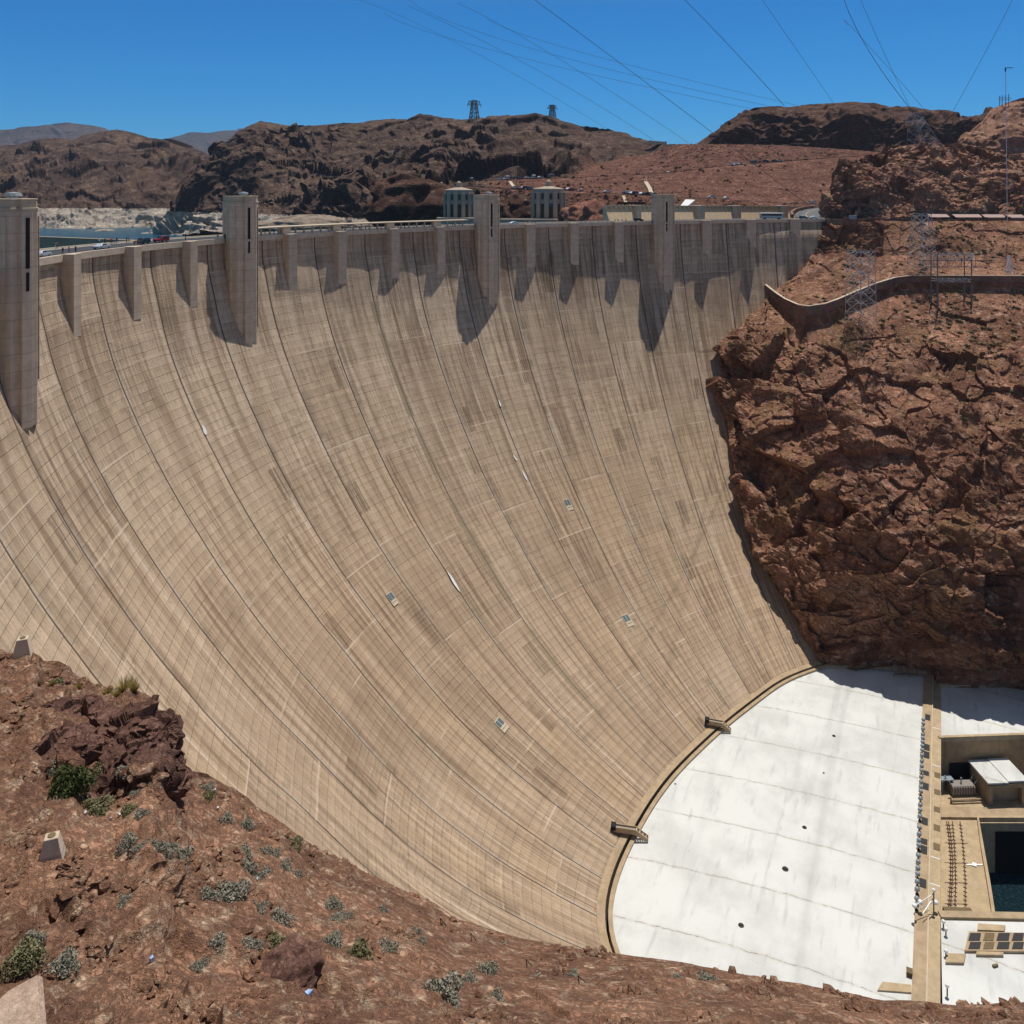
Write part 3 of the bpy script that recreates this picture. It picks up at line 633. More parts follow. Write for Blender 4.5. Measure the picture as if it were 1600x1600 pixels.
for v in(1317,1348,1379,1412): a,b_=PZ(1476,v,ZD),PZ(1512,v+1,ZD); m.sweep([a+[0,0,.01],b_+[0,0,.01]],[(-.07,0),(-.07,.04),(.07,.04),(.07,0)])
PP(m,'deck_joint',M_RUST)
m=MB(); a,b_=PZ(1510,1352,ZD),PZ(1535,1352,ZD); c=(a+b_)/2; m.sweep([a,b_],[(-.2,.01),(-.2,.2),(.2,.2),(.2,.01)]); m.box((c[0],c[1],ZD+.15),(1.2,.9,.25),.2); tag(m.build('hatch_bar',M_WHITE),'white bar with a centre block lying on the deck beside the water','deck bar')
m=MB(); a,b_=PZ(1474,1424,ZD),PZ(1518,1426,ZD); m.sweep([a,b_],[(-.5,.01),(-.5,.7),(.5,.7),(.5,.01)]); tag(m.build('rail_buffer',M_BRHATCH),'dark brown buffer beam across the near ends of the deck rails','buffer beam')
# transformer
tp=front(1501,5.5); rz=math.atan2((fw_[2]-fw_[3])[1],(fw_[2]-fw_[3])[0]); tf=empty('power_transformer',(tp[0],tp[1],ZD),rz); tag(tf,'large ribbed grey transformer with bushings beside the dark door on the deck','transformer')
m=MB(); m.box((0,0,1.4),(6.6,2.6,2.4)); m.build('tank',plain('transformer_grey',(.25,.22,.2),.6,.3),tf,bevel=.15)
m=MB()
for k in range(9): m.box((-3+k*.75,-1.42,1.35),(.25,.3,2.0)); m.box((-3+k*.75,1.42,1.35),(.25,.3,2.0))
m.build('cooling_fin',plain('fin_grey',(.33,.29,.25),.6,.3),tf)
for sx,sy in((-3.2,.8),(-3.2,-.8),(3.2,.8),(3.2,-.8),(0,0)):
    m=MB(); m.bar((sx,sy,2.6),(sx*1.25,sy*1.2,3.9),.2,8,0,.1); m.lathe((sx*1.25,sy*1.2,3.8),[(.2,0),(.28,.15),(.1,.35)],8); m.build('bushing',M_BLGREY,tf,smooth_=True)
m=MB(); a=front(1477,2.8); m.box((a[0]-1.5,a[1],ZD+3.2),(4.6,2.0,.3),rz); m.box((a[0]-3,a[1],ZD+1.5),(.3,.3,3.2)); m.box((a[0]+.6,a[1],ZD+1.5),(.3,.3,3.2)); tag(m.build('entrance_canopy',M_BLGREY),'small blue grey flat canopy beside the dark door under the wing wall','canopy')
m=MB(); a,b_=front(1485,9.8),front(1532,9.8); m.bar(a*[1,1,0]+[0,0,ZD+.8],b_*[1,1,0]+[0,0,ZD+.8],.22,6); m.bar(a*[1,1,0]+[0,0,ZD],a*[1,1,0]+[0,0,ZD+1.6],.2,6)
m.box(((a+b_)[0]/2,(a+b_)[1]/2,ZD+.2),(8.5,1.2,.4),rz); tag(m.build('pipe_rail',M_TAN),'long pale pipe on a dark base in front of the transformer','pipe')
# small gantry house with white lid
gp=front(1556,6.6); gh=empty('gate_house',(gp[0],gp[1],ZD),rz); tag(gh,'tan gate house with a slab roof half in shadow beside the transformer','small building')
m=MB(); 
for x in(-4.6,4.6): m.box((x,-3.6,2.4),(1.1,1.4,4.8))
m.box((0,-3.7,5.2),(10.6,1.6,.9)); m.box((0,.6,2.8),(10.2,6.6,5.4)); m.build('walls',M_TAN,gh)
m=MB(); m.box((-2.7,0,6.05),(5.7,9.2,.5)); m.box((3.05,.1,6.25),(5.7,9.0,.5)); m.build('roof',M_ROOF,gh,bevel=.05)
m=MB(); m.box((0,-3.6,5.75),(11.,2.2,.18)); m.build('fascia',M_BRHATCH,gh)
# near wing roof (lower right)
nw=[PZ(1470,1438,ZR),PZ(1760,1444,ZR),PZ(1760,1640,ZR),PZ(1474,1640,ZR)]
quad('wing_roof_near',nw,ZD-13,ZR,M_ROOF)
m=MB(); m.sweep([PZ(1471,1436,ZR),PZ(1760,1442,ZR)],[(-1.6,-11),(-1.6,.45),(0,.45),(0,-11)]); PP(m,'near_wing_kerb',M_TAN)
# skylight frame
sk=empty('roof_skylight',tuple(PZ(1545,1475,ZR))); tag(sk,'tan framed roof skylight of dark glass panes on the lower right white roof','skylight')
def flat(name,uv,z0,z1,mat,par=None):
    m=MB(); q=[PZ(a,b,ZR) for a,b in uv]; m.prism([(p[0],p[1]) for p in q],z0,z1); o=m.build(name,mat); 
    if par: wparent(o,par)
    return o
flat('frame',[(1514,1459),(1640,1462),(1640,1491),(1507,1489)],ZR+.02,ZR+.5,M_TAN,sk)
for a,b_ in((1516,1533),(1539,1554),(1560,1578),(1584,1600)):
    for c,d in((1462,1474),(1476,1487)): flat('pane',[(a,c),(b_,c),(b_-2,d),(a-3,d)],ZR+.45,ZR+.58,M_GRATE if a!=1539 else M_BRHATCH,sk)
tag(flat('roof_slab',[(1528,1447),(1571,1450),(1569,1459),(1527,1457)],ZR+.02,ZR+.6,M_TAN2),'tan slab on the white roof just above the skylight','slab')
tag(flat('roof_slab',[(1526,1490),(1568,1491),(1568,1496),(1525,1495)],ZR+.02,ZR+.5,M_TAN2),'narrow tan slab on the white roof just below the skylight','slab')
tag(flat('access_hatch',[(1480,1493),(1509,1494),(1506,1508),(1477,1507)],ZR+.02,ZR+.5,M_TAN2),'square tan access hatch on the white roof left of the skylight','hatch')
tag(flat('roof_slab',[(1550,1510),(1558,1508),(1560,1511),(1553,1513)],ZR+.02,ZR+.4,M_BRHATCH),'small brown block on the white roof below the skylight','block')
# lamp poles
for i,(u,v,h_,lb_) in enumerate(((1459,1425,4.5,'dark pole with white floodlights at the left end of the deck'),(1474,1450,1.2,'white capped post on the ledge above the lower right roof'),(1478,1462,1.2,'white capped post on the ledge left of the skylight'),(1478,1495,1.,'white capped post on the ledge by the access hatch'),(1480,1556,1.8,'floodlight post at the ledge near the foreground rock'))):
    p=PZ(u,v,ZR); g=empty('flood_light',tuple(p)); tag(g,lb_,'floodlight','floodlight posts on the powerhouse ledge')
    m=MB(); m.bar((0,0,0),(0,0,h_),.13,6); m.build('pole',M_DARK,g); m=MB(); m.lathe((0,0,h_),[(.2,-.15),(.4,.08),(.36,.36),(.1,.5)],10); m.build('lamp_head',M_WHITE,g,smooth_=True)
    if i==0:
        m=MB(); 
        for k,(dx,dy) in enumerate(((-5,2.5),(-4.5,1),(-2.5,2.))): m.bar((0,0,h_-.6-k*.8),(dx,dy,h_-1.4-k),.1)
        m.build('arm',M_STEEL,g); m=MB()
        for k,(dx,dy) in enumerate(((-5,2.5),(-2.5,2.),(.3,-.3))): m.lathe((dx,dy,h_-1.5-k*.6),[(.2,-.2),(.55,.1),(.45,.5),(.1,.6)],8)
        m.build('lamp_head',M_WHITE,g,smooth_=True)
# tailrace water
m=MB(); c=PZ(1600,1360,-165); m.add([(c[0]-60,c[1]-260,-165),(c[0]+160,c[1]-260,-165),(c[0]+160,c[1]+60,-165),(c[0]-60,c[1]+60,-165)],[(0,1,2,3)]); tag(m.build('river_water',M_RIVER),kind='structure')
# ================================================================== TERRAIN
def surf(name,u,rows,mat,disp=None,tucks=None,**k):
    """rows: list of (v(u),D(u)) arrays; builds a displaced sheet of real relief"""
    P=np.stack([PDa(u,v,D) for v,D in rows]); 
    if disp is not None:
        gu=np.gradient(P,axis=1); gv=np.gradient(P,axis=0); n=np.cross(gu,gv); n/=np.linalg.norm(n,axis=-1)[...,None]+1e-9
        cam_=np.array([CX,CY,H])-P; s=np.sign(np.sum(n*cam_,-1)); n*=s[...,None]
        P=P+disp(P,n)
    return grid(name,P,mat,**k),P
def blend_rows(keys,nsub,u):
    """keys: list of (v pts, D pts); nsub rows between consecutive keys, smooth in D"""
    ks=[(interp(u,a),interp(u,b)) for a,b in keys]; out=[]
    for i in range(len(ks)-1):
        for j in range(nsub[i]):
            t=j/nsub[i]; out.append(((1-t)*ks[i][0]+t*ks[i+1][0],(1-t)*ks[i][1]+t*ks[i+1][1]))
    out.append(ks[-1]); return out
def blur(d,k=2):
    for _ in range(k):
        e=d.copy(); e[1:-1]=(d[:-2]+2*d[1:-1]+d[2:])/4; d=e.copy(); d[:,1:-1]=(e[:,:-2]+2*e[:,1:-1]+e[:,2:])/4
    return d
def blur(d,k=2):
    for _ in range(k):
        e=d.copy(); e[1:-1]=(d[:-2]+2*d[1:-1]+d[2:])/4; d=e.copy(); d[:,1:-1]=(e[:,:-2]+2*e[:,1:-1]+e[:,2:])/4
    return d
def ledges(A,P,per,dip,lo=-.1):
    """stepped shelves along tilted bedding: 0..1, growing outwards then cut back sharply"""
    t=(P@np.array(dip))/per+.9*A.fbm(P/(per*4.5)+3.3,3); f=t-np.floor(t)
    return f**1.6*smooth(A.perlin(P/(per*2.2)+7.1),lo,lo+.35)
def rocky(big,mid,small,sc,seed=0,cr=.25,lo=.3,warp=.12,bl=1,led=()):
    A=Noise(20+seed)
    def f(P,n):
        Q=P/sc; mk=smooth(A.fbm(Q*.5+9,2),-.15,.35); mk=lo+(1-lo)*mk; Q=Q+warp*np.stack([A.fbm(Q*1.3+k*7.1,2) for k in range(3)],-1)
        Qr=Q@np.array([[.88,.30,-.36],[-.36,.92,-.1],[.30,.22,1.35]])
        h1,c1=A.facet(Q*np.array([1,1,1.2])); h2,c2=A.facet(Qr*3.1+5.3); h3,c3=A.facet(Qr*7.7+2.7)
        f1=A.fbm(Q*.8+3,4,True); f2=A.fbm(Q*9+3,4)
        d=big*(h1*1.1*mk+f1*.25)+mid*h2*mk+small*h3*(.35+.65*mk)+small*.35*f2-cr*(big*.5*np.clip(.12-c1,0,1)/.12*.5+mid*np.clip(.1-c2,0,1)/.1*.6)*mk
        for per,am,dip in led: d=d+am*(ledges(A,P,per,dip)-.3)
        d=blur(d,bl); return n*d[...,None]
    return f
# ---- canyon wall on the far bank
M_=np.array
outl=[(330,1293),(352,1290),(400,1270),(430,1246),(446,1222),(462,1200),(480,1190),(520,1150),(560,1128),(600,1121),(650,1130),(700,1140),(760,1155),(860,1180),(940,1230),(1000,1262),(1045,1287),(1072,1300),(1110,1310)]
wallv=[(1195,445),(1210,457),(1225,467),(1245,476),(1262,479),(1290,475),(1310,468),(1340,455),(1370,443),(1400,434),(1425,431),(1480,431),(1720,432)]
wallD=[(1195,394),(1225,376),(1260,348),(1300,349),(1350,360),(1400,368),(1480,364),(1575,356),(1720,345)]
wallH=[(1195,.5),(1202,5),(1225,8.5),(1262,8.5),(1310,7.8),(1350,6.5),(1400,5.5),(1480,4.8),(1720,4.8)]
DLT=[(345,0),(500,-1),(560,-1),(620,-1),(700,-2.5),(780,-1),(860,2.5),(940,3.5),(1000,2),(1045,0),(1200,0)]
drows=[(345,[(1290,412),(1400,412),(1575,402),(1720,392)]),(400,[(1270,405),(1400,396),(1575,384),(1720,370)]),
 (443,[(1200,396),(1260,382),(1330,374),(1400,370),(1575,358),(1720,350)]),
 (500,[(1165,380),(1230,350),(1262,338),(1350,345),(1450,346),(1575,336),(1720,325)]),
 (560,[(1128,366),(1200,346),(1260,334),(1400,330),(1575,314),(1720,300)]),
 (620,[(1121,354),(1200,334),(1260,322),(1400,308),(1575,294),(1720,280)]),
 (700,[(1140,336),(1200,318),(1260,306),(1400,291),(1575,278),(1720,262)]),
 (780,[(1160,316),(1220,302),(1280,290),(1400,277),(1575,264),(1720,250)]),
 (860,[(1180,301),(1240,287),(1300,278),(1400,266),(1575,254),(1720,240)]),
 (940,[(1230,285),(1290,275),(1400,262),(1575,251),(1720,240)]),
 (1000,[(1262,275),(1330,267),(1445,259),(1575,252),(1720,242)]),
 (1045,[(1287,267),(1380,265.5),(1452,264),(1470,262),(1575,254),(1720,244)]),
 (1072,[(1300,262),(1445,261),(1470,256.5),(1575,255.5),(1720,250)]),
 (1120,[(1300,262),(1445,262),(1470,258),(1575,257),(1720,252)])]
def cliffD(u,v):
    Ds=np.stack([np.interp(u,*np.array(p,float).T)-interp(a_,DLT)*smooth(u,1200,1290) for a_,p in drows]); vs=[a for a,_ in drows]
    i=np.clip(np.searchsorted(vs,v)-1,0,len(vs)-2); t=np.clip((v-np.array(vs)[i])/(np.array(vs)[i+1]-np.array(vs)[i]),0,1)
    return np.take_along_axis(Ds,i[None],0)[0]*(1-t)+np.take_along_axis(Ds,i[None]+1,0)[0]*t
nu=430; vlist=np.concatenate([np.linspace(343,440,95),np.linspace(441.5,1120,520)])
S_=np.linspace(0,1,nu); rowsP=[]
for v in vlist:
    uL=np.interp(v,*np.array(outl,float).T)
    u=uL+(1730-uL)*S_**1.0; vv=np.full(nu,v); D=np.mean([cliffD(u,np.full(nu,v+k_)) for k_ in (np.linspace(-60,60,13)*smooth(v,450,540)*(1-smooth(v,1000,1035)))],0)
    # bench carried by the masonry wall
    wv=interp(u,wallv); wd=interp(u,wallD); on=(u>1196)
    hpx=interp(u,wallH)*F/wd
    below=smooth(v-(wv+hpx*.55),-6,2); near=np.exp(-((v-wv)/30.)**2)
    Dw=np.where(v<wv+hpx*.5, wd+1.2+(wv-v)*np.clip(.55,0,9)*(v<wv), wd+.2)
    wgt=np.where(on,smooth(1-np.abs(v-(wv+hpx*.5))/60.,0,1),0)
    D=D*(1-wgt)+np.where(v<wv+hpx*.5,wd+1.5+np.maximum(wv-v,0)*.9,wd-.6-np.maximum(v-wv-hpx,0)*.12)*wgt
    p=PDa(u,vv,D)
    # wrap the left edge back into the dam so that the rock has thickness
    q=[PDa(np.array([uL-1]),np.array([v]),np.array([D[0]+k]))[0] for k in(70,30,10,3)]
    rowsP.append(np.concatenate([np.array(q),p]))
P=np.stack(rowsP)
gu=np.gradient(P,axis=1); gv=np.gradient(P,axis=0); n=np.cross(gu,gv); n/=np.linalg.norm(n,axis=-1)[...,None]+1e-9
cam_=np.array([CX,CY,H])-P; n*=np.sign(np.sum(n*cam_,-1))[...,None]
d=rocky(5.2,1.9,.55,24.,1,cr=.25,lo=.6,warp=.06,bl=0,led=((13.,3.4,(.12,.3,.94)),(4.5,1.3,(-.1,.35,.93)),(1.7,.35,(.2,-.2,.96))))(P,n)
vv2=vlist[:,None]; uu2=np.concatenate([np.zeros((len(vlist),4)),np.stack([np.interp(vlist,*np.array(outl,float).T)[:,None]*(1-S_)+1730*S_])[0]],1)
amp=np.ones(P.shape[:2])
amp*=1-.8*smooth(vv2,1020,1050)*np.ones_like(amp)
wvv=np.where(uu2>1194,interp(uu2,wallv),0); hp2=interp(uu2,wallH)*F/interp(uu2,wallD)
amp*=1-.92*np.where(uu2>1194,smooth(1-np.abs(vv2-(wvv+hp2*.5))/(26+hp2*.5),0,.5),0)
amp*=.30+.70*smooth(vv2,480,560)+.1*smooth(vv2,700,860)+ .38*(1-smooth(vv2,355,480))*(uu2<1380)
amp*=1-.7*(1-smooth(vv2,343,356))
amp[:,:4]=amp[:,4:5]*.4
P=P+d*amp[...,None]
tag(grid('canyon_wall',P,M_ROCKB),kind='structure'); P_CW=P.copy()
# masonry retaining wall on the bench
u=np.linspace(1195,1730,200); path=[PD(a,b,c) for a,b,c in zip(u,interp(u,wallv),interp(u,wallD))]; hs_=interp(u,wallH)
vs=[];fs=[]
for i,(p,h_) in enumerate(zip(path,hs_)):
    t=path[min(i+1,199)]-path[max(i-1,0)]; t[2]=0; t/=np.linalg.norm(t); s=np.array([-t[1],t[0],0]); 
    if s@np.array([*FW,0])<0: s=-s
    h_=max(h_,.8)
    for a in(p,p+s*.9,p+s*.9-[0,0,h_],p-s*.5-[0,0,h_]): vs.append(a)
for i in range(199):
    for k in range(4): fs.append((i*4+k,i*4+(k+1)%4,i*4+4+(k+1)%4,i*4+4+k))
m=MB(); m.add(vs,fs); tag(m.build('bench_retaining_wall',M_MAS),'long curved reddish stone retaining wall snaking across the cliff bench below the road','wall')
m=MB(); m.sweep([p+[0,0,.003] for p in path],[(-1.0,0),(-1.0,.25),(.12,.25),(.12,0)] if True else []); o=m.build('coping',M_PAR,bpy.data.objects['bench_retaining_wall'])
# upper road wall continuing the crest line
u=np.linspace(1291,1730,160); ut=interp(u,[(1291,342.2),(1400,341.5),(1480,342.5),(1575,341),(1730,340)]); uD=interp(u,[(1291,411),(1400,413),(1575,404),(1730,396)])
path=[PD(a,b,c) for a,b,c in zip(u,ut,uD)]
hs_=interp(u,[(1291,2.5),(1310,2.6),(1360,3.6),(1385,6.5),(1440,6.5),(1470,3.2),(1575,3.),(1730,3)]); vs=[];fs=[]
for i,(p,h_) in enumerate(zip(path,hs_)):
    for a in(p,p+np.array([FW[0],FW[1],0])*.8,p+np.array([FW[0]*.8,FW[1]*.8,-h_]),p-np.array([FW[0]*.4,FW[1]*.4,h_])): vs.append(a)
for i in range(159):
    for k in range(4): fs.append((i*4+k,i*4+(k+1)%4,i*4+4+(k+1)%4,i*4+4+k))
m=MB(); m.add(vs,fs); rw=m.build('road_parapet_wall',M_MAS); tag(rw,'straight stone parapet wall of the upper road between dam crest and the right edge','wall')
for i in range(12,160,13):
    p=path[i]; m=MB(); m.box((p[0]+.3,p[1]+.3,p[2]+.35),(2.2,1.3,.75),-HD); m.build('merlon',M_MAS,rw)
# road deck behind that wall
m=MB(); a=[PD(u_,340,D) for u_,D in((1286,413),(1730,397))]; 
q=[PD(1286,340,411.5),PD(1400,340,413.5),PD(1575,340,404.5),PD(1740,340,396.5),PD(1740,340,425),PD(1575,340,432),(PD(1400,340,440)),PD(1290,340,452)]
m.prism([(p[0],p[1]) for p in q],-3,-1.25); tag(m.build('cliff_road',M_ASPH),kind='structure')
# ---- outcrop above the upper road
ridgeF=[(1288,343),(1293,322),(1297,300),(1303,272),(1314,250),(1335,251),(1343,247),(1364,243),(1382,232),(1403,228.5),(1442,226),(1495,227),(1524,233),(1553,238),(1576,243),(1620,236),(1760,225)]
u=np.concatenate([np.linspace(1288,1300,30),np.linspace(1301,1750,330)])
rows=blend_rows([([(1288,350),(1760,350)],[(1288,440),(1400,436),(1575,428),(1760,420)]),
 ([(1288,343.2),(1293,341),(1760,338)],[(1288,440),(1400,436),(1575,428),(1760,420)]),
 ([(1288,343.1),(1297,320),(1310,300),(1400,292),(1500,296),(1760,290)],[(1288,444),(1330,444),(1400,449),(1500,441),(1760,436)]),
 ([(1288,343.05),(1297,308),(1310,272),(1400,252),(1500,256),(1560,262),(1760,250)],[(1288,448),(1330,454),(1400,463),(1500,455),(1575,462),(1760,456)]),
 (ridgeF,[(1288,452),(1340,462),(1400,478),(1500,476),(1760,490)])],[10,60,60,70],u)
vr=interp(u,ridgeF); Dr=rows[-1][1]
rows+=[(vr+2,Dr+12),(vr+25,Dr+35),(np.maximum(vr+60,345),Dr+50)]
# back side goes down behind the crest
dd=rocky(4.6,2.2,.8,22.,2,cr=.3,lo=.65,warp=.08,bl=0,led=((9.,2.6,(.5,.1,.86)),(3.,1.1,(.5,-.1,.86))))
def dF(P,n):
    k=np.ones(P.shape[:2]); k[:10]*=.3; k[-12:]*=.35; k[-3:]=.1; return dd(P,n)*k[...,None]
_,P_OC=surf('rock_outcrop',u,rows,M_OUT,dF)
tag(bpy.data.objects['rock_outcrop'],kind='structure')
# ---- hillside with the switchback roads and the long brown ridge
ridge=[(200,370),(235,366),(262,335),(285,300),(320,262),(340,236),(365,212),(390,196),(406,189),(430,193),(455,197),(497,196),(528,193),(560,192),(600,189),(637,187.5),(656,181),(681,184),(719,187.5),(762,184),(800,182),(825,180),(837,176.5),(850,180.6),(887,190.6),(919,201),(950,204.7),(969,207.6),(995,215.5),(1022,222),(1043,225),(1090,225),(1150,225.5),(1210,227),(1300,232),(1400,240),(1740,250)]
u=np.linspace(200,1420,1150)
L0=([(200,378),(240,372),(300,366),(450,366),(600,366),(1420,366)],[(200,1130),(245,1120),(350,1050),(450,960),(600,830),(690,700),(800,640),(960,570),(1420,560)])
L1=([(200,377),(240,370),(262,352),(300,335),(400,318),(500,300),(600,296),(660,292),(725,291),(808,296),(880,297.5),(946,302),(1022,306.5),(1106,310),(1208,316.5),(1290,320.5),(1420,328)],[(200,1140),(245,1130),(350,1110),(450,1050),(600,900),(690,790),(800,680),(880,640),(960,620),(1420,600)])
L1b=(L1[0],[(a,b+(10 if a>650 else 2)) for a,b in L1[1]])
L2=([(200,376),(240,369),(262,343),(300,295),(340,262),(400,255),(500,262),(600,280),(660,288),(725,284.5),(790,281),(830,279.8),(880,278.5),(998,273),(1048,270.6),(1116,261),(1195,255),(1300,246.5),(1420,240)],[(200,1150),(245,1145),(350,1180),(450,1150),(600,1000),(690,860),(800,780),(880,760),(960,760),(1100,770),(1300,790),(1420,800)])
L2b=(L2[0],[(a,b+(12 if a>650 else 2)) for a,b in L2[1]])
L3=([(a,b) for a,b in ridge],[(200,1180),(245,1180),(350,1330),(406,1380),(500,1360),(640,1330),(850,1290),(1000,1150),(1043,1000),(1100,930),(1420,960)])
rows=blend_rows([L0,L1,L1b,L2,L2b,L3],[70,3,70,3,190],u)
vr,Dr=rows[-1]; rows+=[(vr+1.5,Dr+40),(vr+20,Dr+160),(vr+90,Dr+260)]
ar=rocky(22,14,4.5,100.,3,cr=.15,lo=.16,warp=.2,bl=1,led=((70.,22,(.1,.15,.98)),(24.,7,(-.1,.2,.97))))
nrow=len(rows); iu=u[None]*np.ones((nrow,1)); isr=np.arange(nrow)
rowk=np.zeros(nrow); rowk[:70]=1; rowk[73:143]=1; rowk[146:336]=1
road=np.ones((nrow,len(u)))
for r0 in(70,72,73,143,145,146):
    dist=np.abs(isr-r0); f_=smooth(dist.astype(float),0,7); road=np.minimum(road,np.where(u[None]>650,f_[:,None],1))
red=smooth(u,700,860)  # smoother dumped earth to the right
redm=np.ones((nrow,1))*red[None]; up=np.clip((isr[:,None]-146)/190.,0,1)
bnd=interp(u,[(200,0),(860,0.0),(900,.12),(960,.40),(1010,.62),(1043,.95),(1090,1.2),(1420,1.2)])
isred=np.where(isr[:,None]>=146, smooth((bnd[None]-up),-.04,.06)*smooth(u,850,900)[None], smooth(u,735,790)[None]*np.ones((nrow,1)))
ampH=(1-isred)*1.0+isred*.10
ampH=ampH*road; ampH[:22]*=np.where(u<700,.35,1)[None]; ampH[-100:-3]*=np.linspace(1,.16,97)[:,None]; ampH[-3:]*=.2; ampH[:,:14]*=np.linspace(0,1,14)[None]
P=np.stack([PDa(u,v,D) for v,D in rows]); gu=np.gradient(P,axis=1); gv=np.gradient(P,axis=0); n=np.cross(gu,gv); n/=np.linalg.norm(n,axis=-1)[...,None]+1e-9
n*=np.sign(np.sum(n*(np.array([CX,CY,H])-P),-1))[...,None]
dis=ar(P,n); P=P+dis*ampH[...,None]
A=Noise(77); hc,_c=A.facet(P/3.2); P=P+n*(hc*.8*isred*road)[...,None]
m_h=Mat('switchback_hillside',.93,.1)
hill_obj=grid('hillside',P,None,attr={'red':isred})
# one material that mixes the two soils by the painted soil boundary
def soilmix():
    m=M_HILL.copy(); m.name='hillside_ground'; t=m.node_tree; b=t.nodes['Principled BSDF']; src=b.inputs['Base Color'].links[0].from_socket
    X=Mat.__new__(Mat); X.m=m; X.t=t; X.b=b; X._g=[n_ for n_ in t.nodes if n_.type=='NEW_GEOMETRY'][0]
    a=t.nodes.new('ShaderNodeAttribute'); a.attribute_name='red'; P_=X.pos()
    mid=X.noise(P_,.06,6,.65); fine=X.noise(P_,.55,6,.75); sp=X.ramp(fine,.56,.66)
    rc=X.mixc(X.ramp(mid,.35,.65),(.235,.108,.074),(.32,.16,.112)); rc=X.mixc(X.M('MULTIPLY',sp,.6),rc,(.36,.22,.165)); rc=X.mixc(X.ramp(fine,.30,.42,.7,0),rc,(.085,.04,.03))
    sc=X.M('MULTIPLY',X.ramp(X.noise(P_,.25,3,.7),.60,.66),X.ramp(mid,.5,.6)); rc=X.mixc(X.M('MULTIPLY',sc,.6),rc,(.12,.11,.045))
    X.color(X.mixc(a.outputs['Fac'],src,rc)); return m
hill_obj.data.materials.append(soilmix()); tag(hill_obj,kind='structure')
def on_hill(u_,row):  # a point of the hillside sheet at photo column u on a given row
    i=int(np.argmin(abs(u-u_))) if False else int(np.clip(round((u_-200)/(1220)*1149),0,1149)); return P_H[row,i]
P_H=P.copy()
# roads laid on the two benches
def benchroad(name,r0,u0,u1,mat):
    i0,i1=int((u0-200)/1220*1149),int((u1-200)/1220*1149); A_=P_H[r0,i0:i1:4]; B2=P_H[r0+2,i0:i1:4]
    z=(A_[:,2]+B2[:,2])/2+.25
    a=np.stack([A_[:,0],A_[:,1],z],1); b_=np.stack([B2[:,0],B2[:,1],z],1)
    dn=np.array([0,0,-1.2]); Pq=np.stack([a+dn,a,b_,b_+dn]); return tag(grid(name,Pq,mat),kind='structure')
benchroad('lower_road',70,700,1390,M_ASPH); benchroad('upper_road',143,665,1400,M_ASPH)
# ---- mesa on the right skyline
mr=[(1085,226),(1095,221),(1115,208),(1135,191),(1165,173.5),(1180,169),(1201,165.5),(1232,167),(1266,163),(1303,161),(1335,159),(1364,161.5),(1390,167),(1429,167),(1453,173),(1479,174.7),(1497,184),(1513,183),(1534,180),(1560,178),(1800,175)]
u=np.linspace(1085,1790,420)
rows=blend_rows([([(1085,262),(1790,262)],[(1085,1010),(1790,980)]),([(1085,228),(1140,226),(1200,222),(1300,226),(1400,232),(1790,235)],[(1085,1040),(1300,1030),(1790,1000)]),
 ([(1085,227),(1115,216),(1165,196),(1232,190),(1335,186),(1497,200),(1790,200)],[(1085,1050),(1300,1050),(1790,1030)]),(mr,[(1085,1080),(1300,1150),(1790,1100)])],[15,55,60],u)
vr,Dr=rows[-1]; rows+=[(vr+2,Dr+60),(vr+80,Dr+150)]
mm=rocky(15,10,3.5,75.,5,cr=.15,lo=.5,warp=.2,bl=1,led=((40.,13,(.1,.1,.98)),(15.,5,(-.1,.1,.98))))
def dM(P,n):
    k=np.ones(P.shape[:2]); k[-50:-2]*=np.linspace(1,.15,48)[:,None]; k[-2:]=.1; k[:,:30]*=np.linspace(0,1,30)[None]; return mm(P,n)*k[...,None]
surf('mesa',u,rows,M_MESA,dM); tag(bpy.data.objects['mesa'],kind='structure')
# reddish bluff at the right edge
br_=[(1488,236),(1500,222),(1520,200),(1535,188),(1548,171),(1560,166),(1576,160),(1620,148),(1760,140)]
u=np.linspace(1488,1750,240)
rows=blend_rows([([(1488,262),(1760,262)],[(1488,640),(1760,600)]),([(1488,237),(1520,225),(1560,220),(1760,215)],[(1488,650),(1760,610)]),(br_,[(1488,660),(1560,690),(1760,660)])],[30,80],u)
vr,Dr=rows[-1]; rows+=[(vr+2,Dr+40),(vr+80,Dr+90)]
m5=rocky(6,3,1.,40.,6,cr=.1,warp=.1,bl=1,led=((16.,5,(.3,.1,.94)),(6.,2,(.3,.1,.94))))
def dB(P,n):
    k=np.ones(P.shape[:2]); k[-10:]*=.4; k[-2:]=.1; return m5(P,n)*k[...,None]
surf('red_bluff',u,rows,M_OUT,dB); tag(bpy.data.objects['red_bluff'],kind='structure')
# ---- hills across the lake
hr=[(-150,238),(-60,228),(0,230),(25,227),(45,222),(62,218),(88,217),(115,220),(137,212),(159,207),(181,206),(212,210),(237,216),(269,219),(300,230),(328,242),(370,248),(420,250),(470,262)]
u=np.linspace(-150,470,520)
rows=blend_rows([([(-150,372),(100,357),(200,362),(300,372),(470,380)],[(-150,1300),(470,1300)]),([(-150,330),(100,326),(200,330),(300,332),(470,335)],[(-150,1370),(470,1380)]),
 ([(-150,300),(100,270),(200,262),(300,280),(470,300)],[(-150,1560),(470,1560)]),(hr,[(-150,1950),(470,1900)])],[45,60,80],u)
vr,Dr=rows[-1]; rows+=[(vr+2,Dr+60),(vr+110,Dr+250)]
m7=rocky(32,22,7,150.,7,cr=.15,lo=.3,warp=.2,bl=1,led=((90.,30,(.1,.15,.98)),(32.,10,(-.1,.2,.97))))
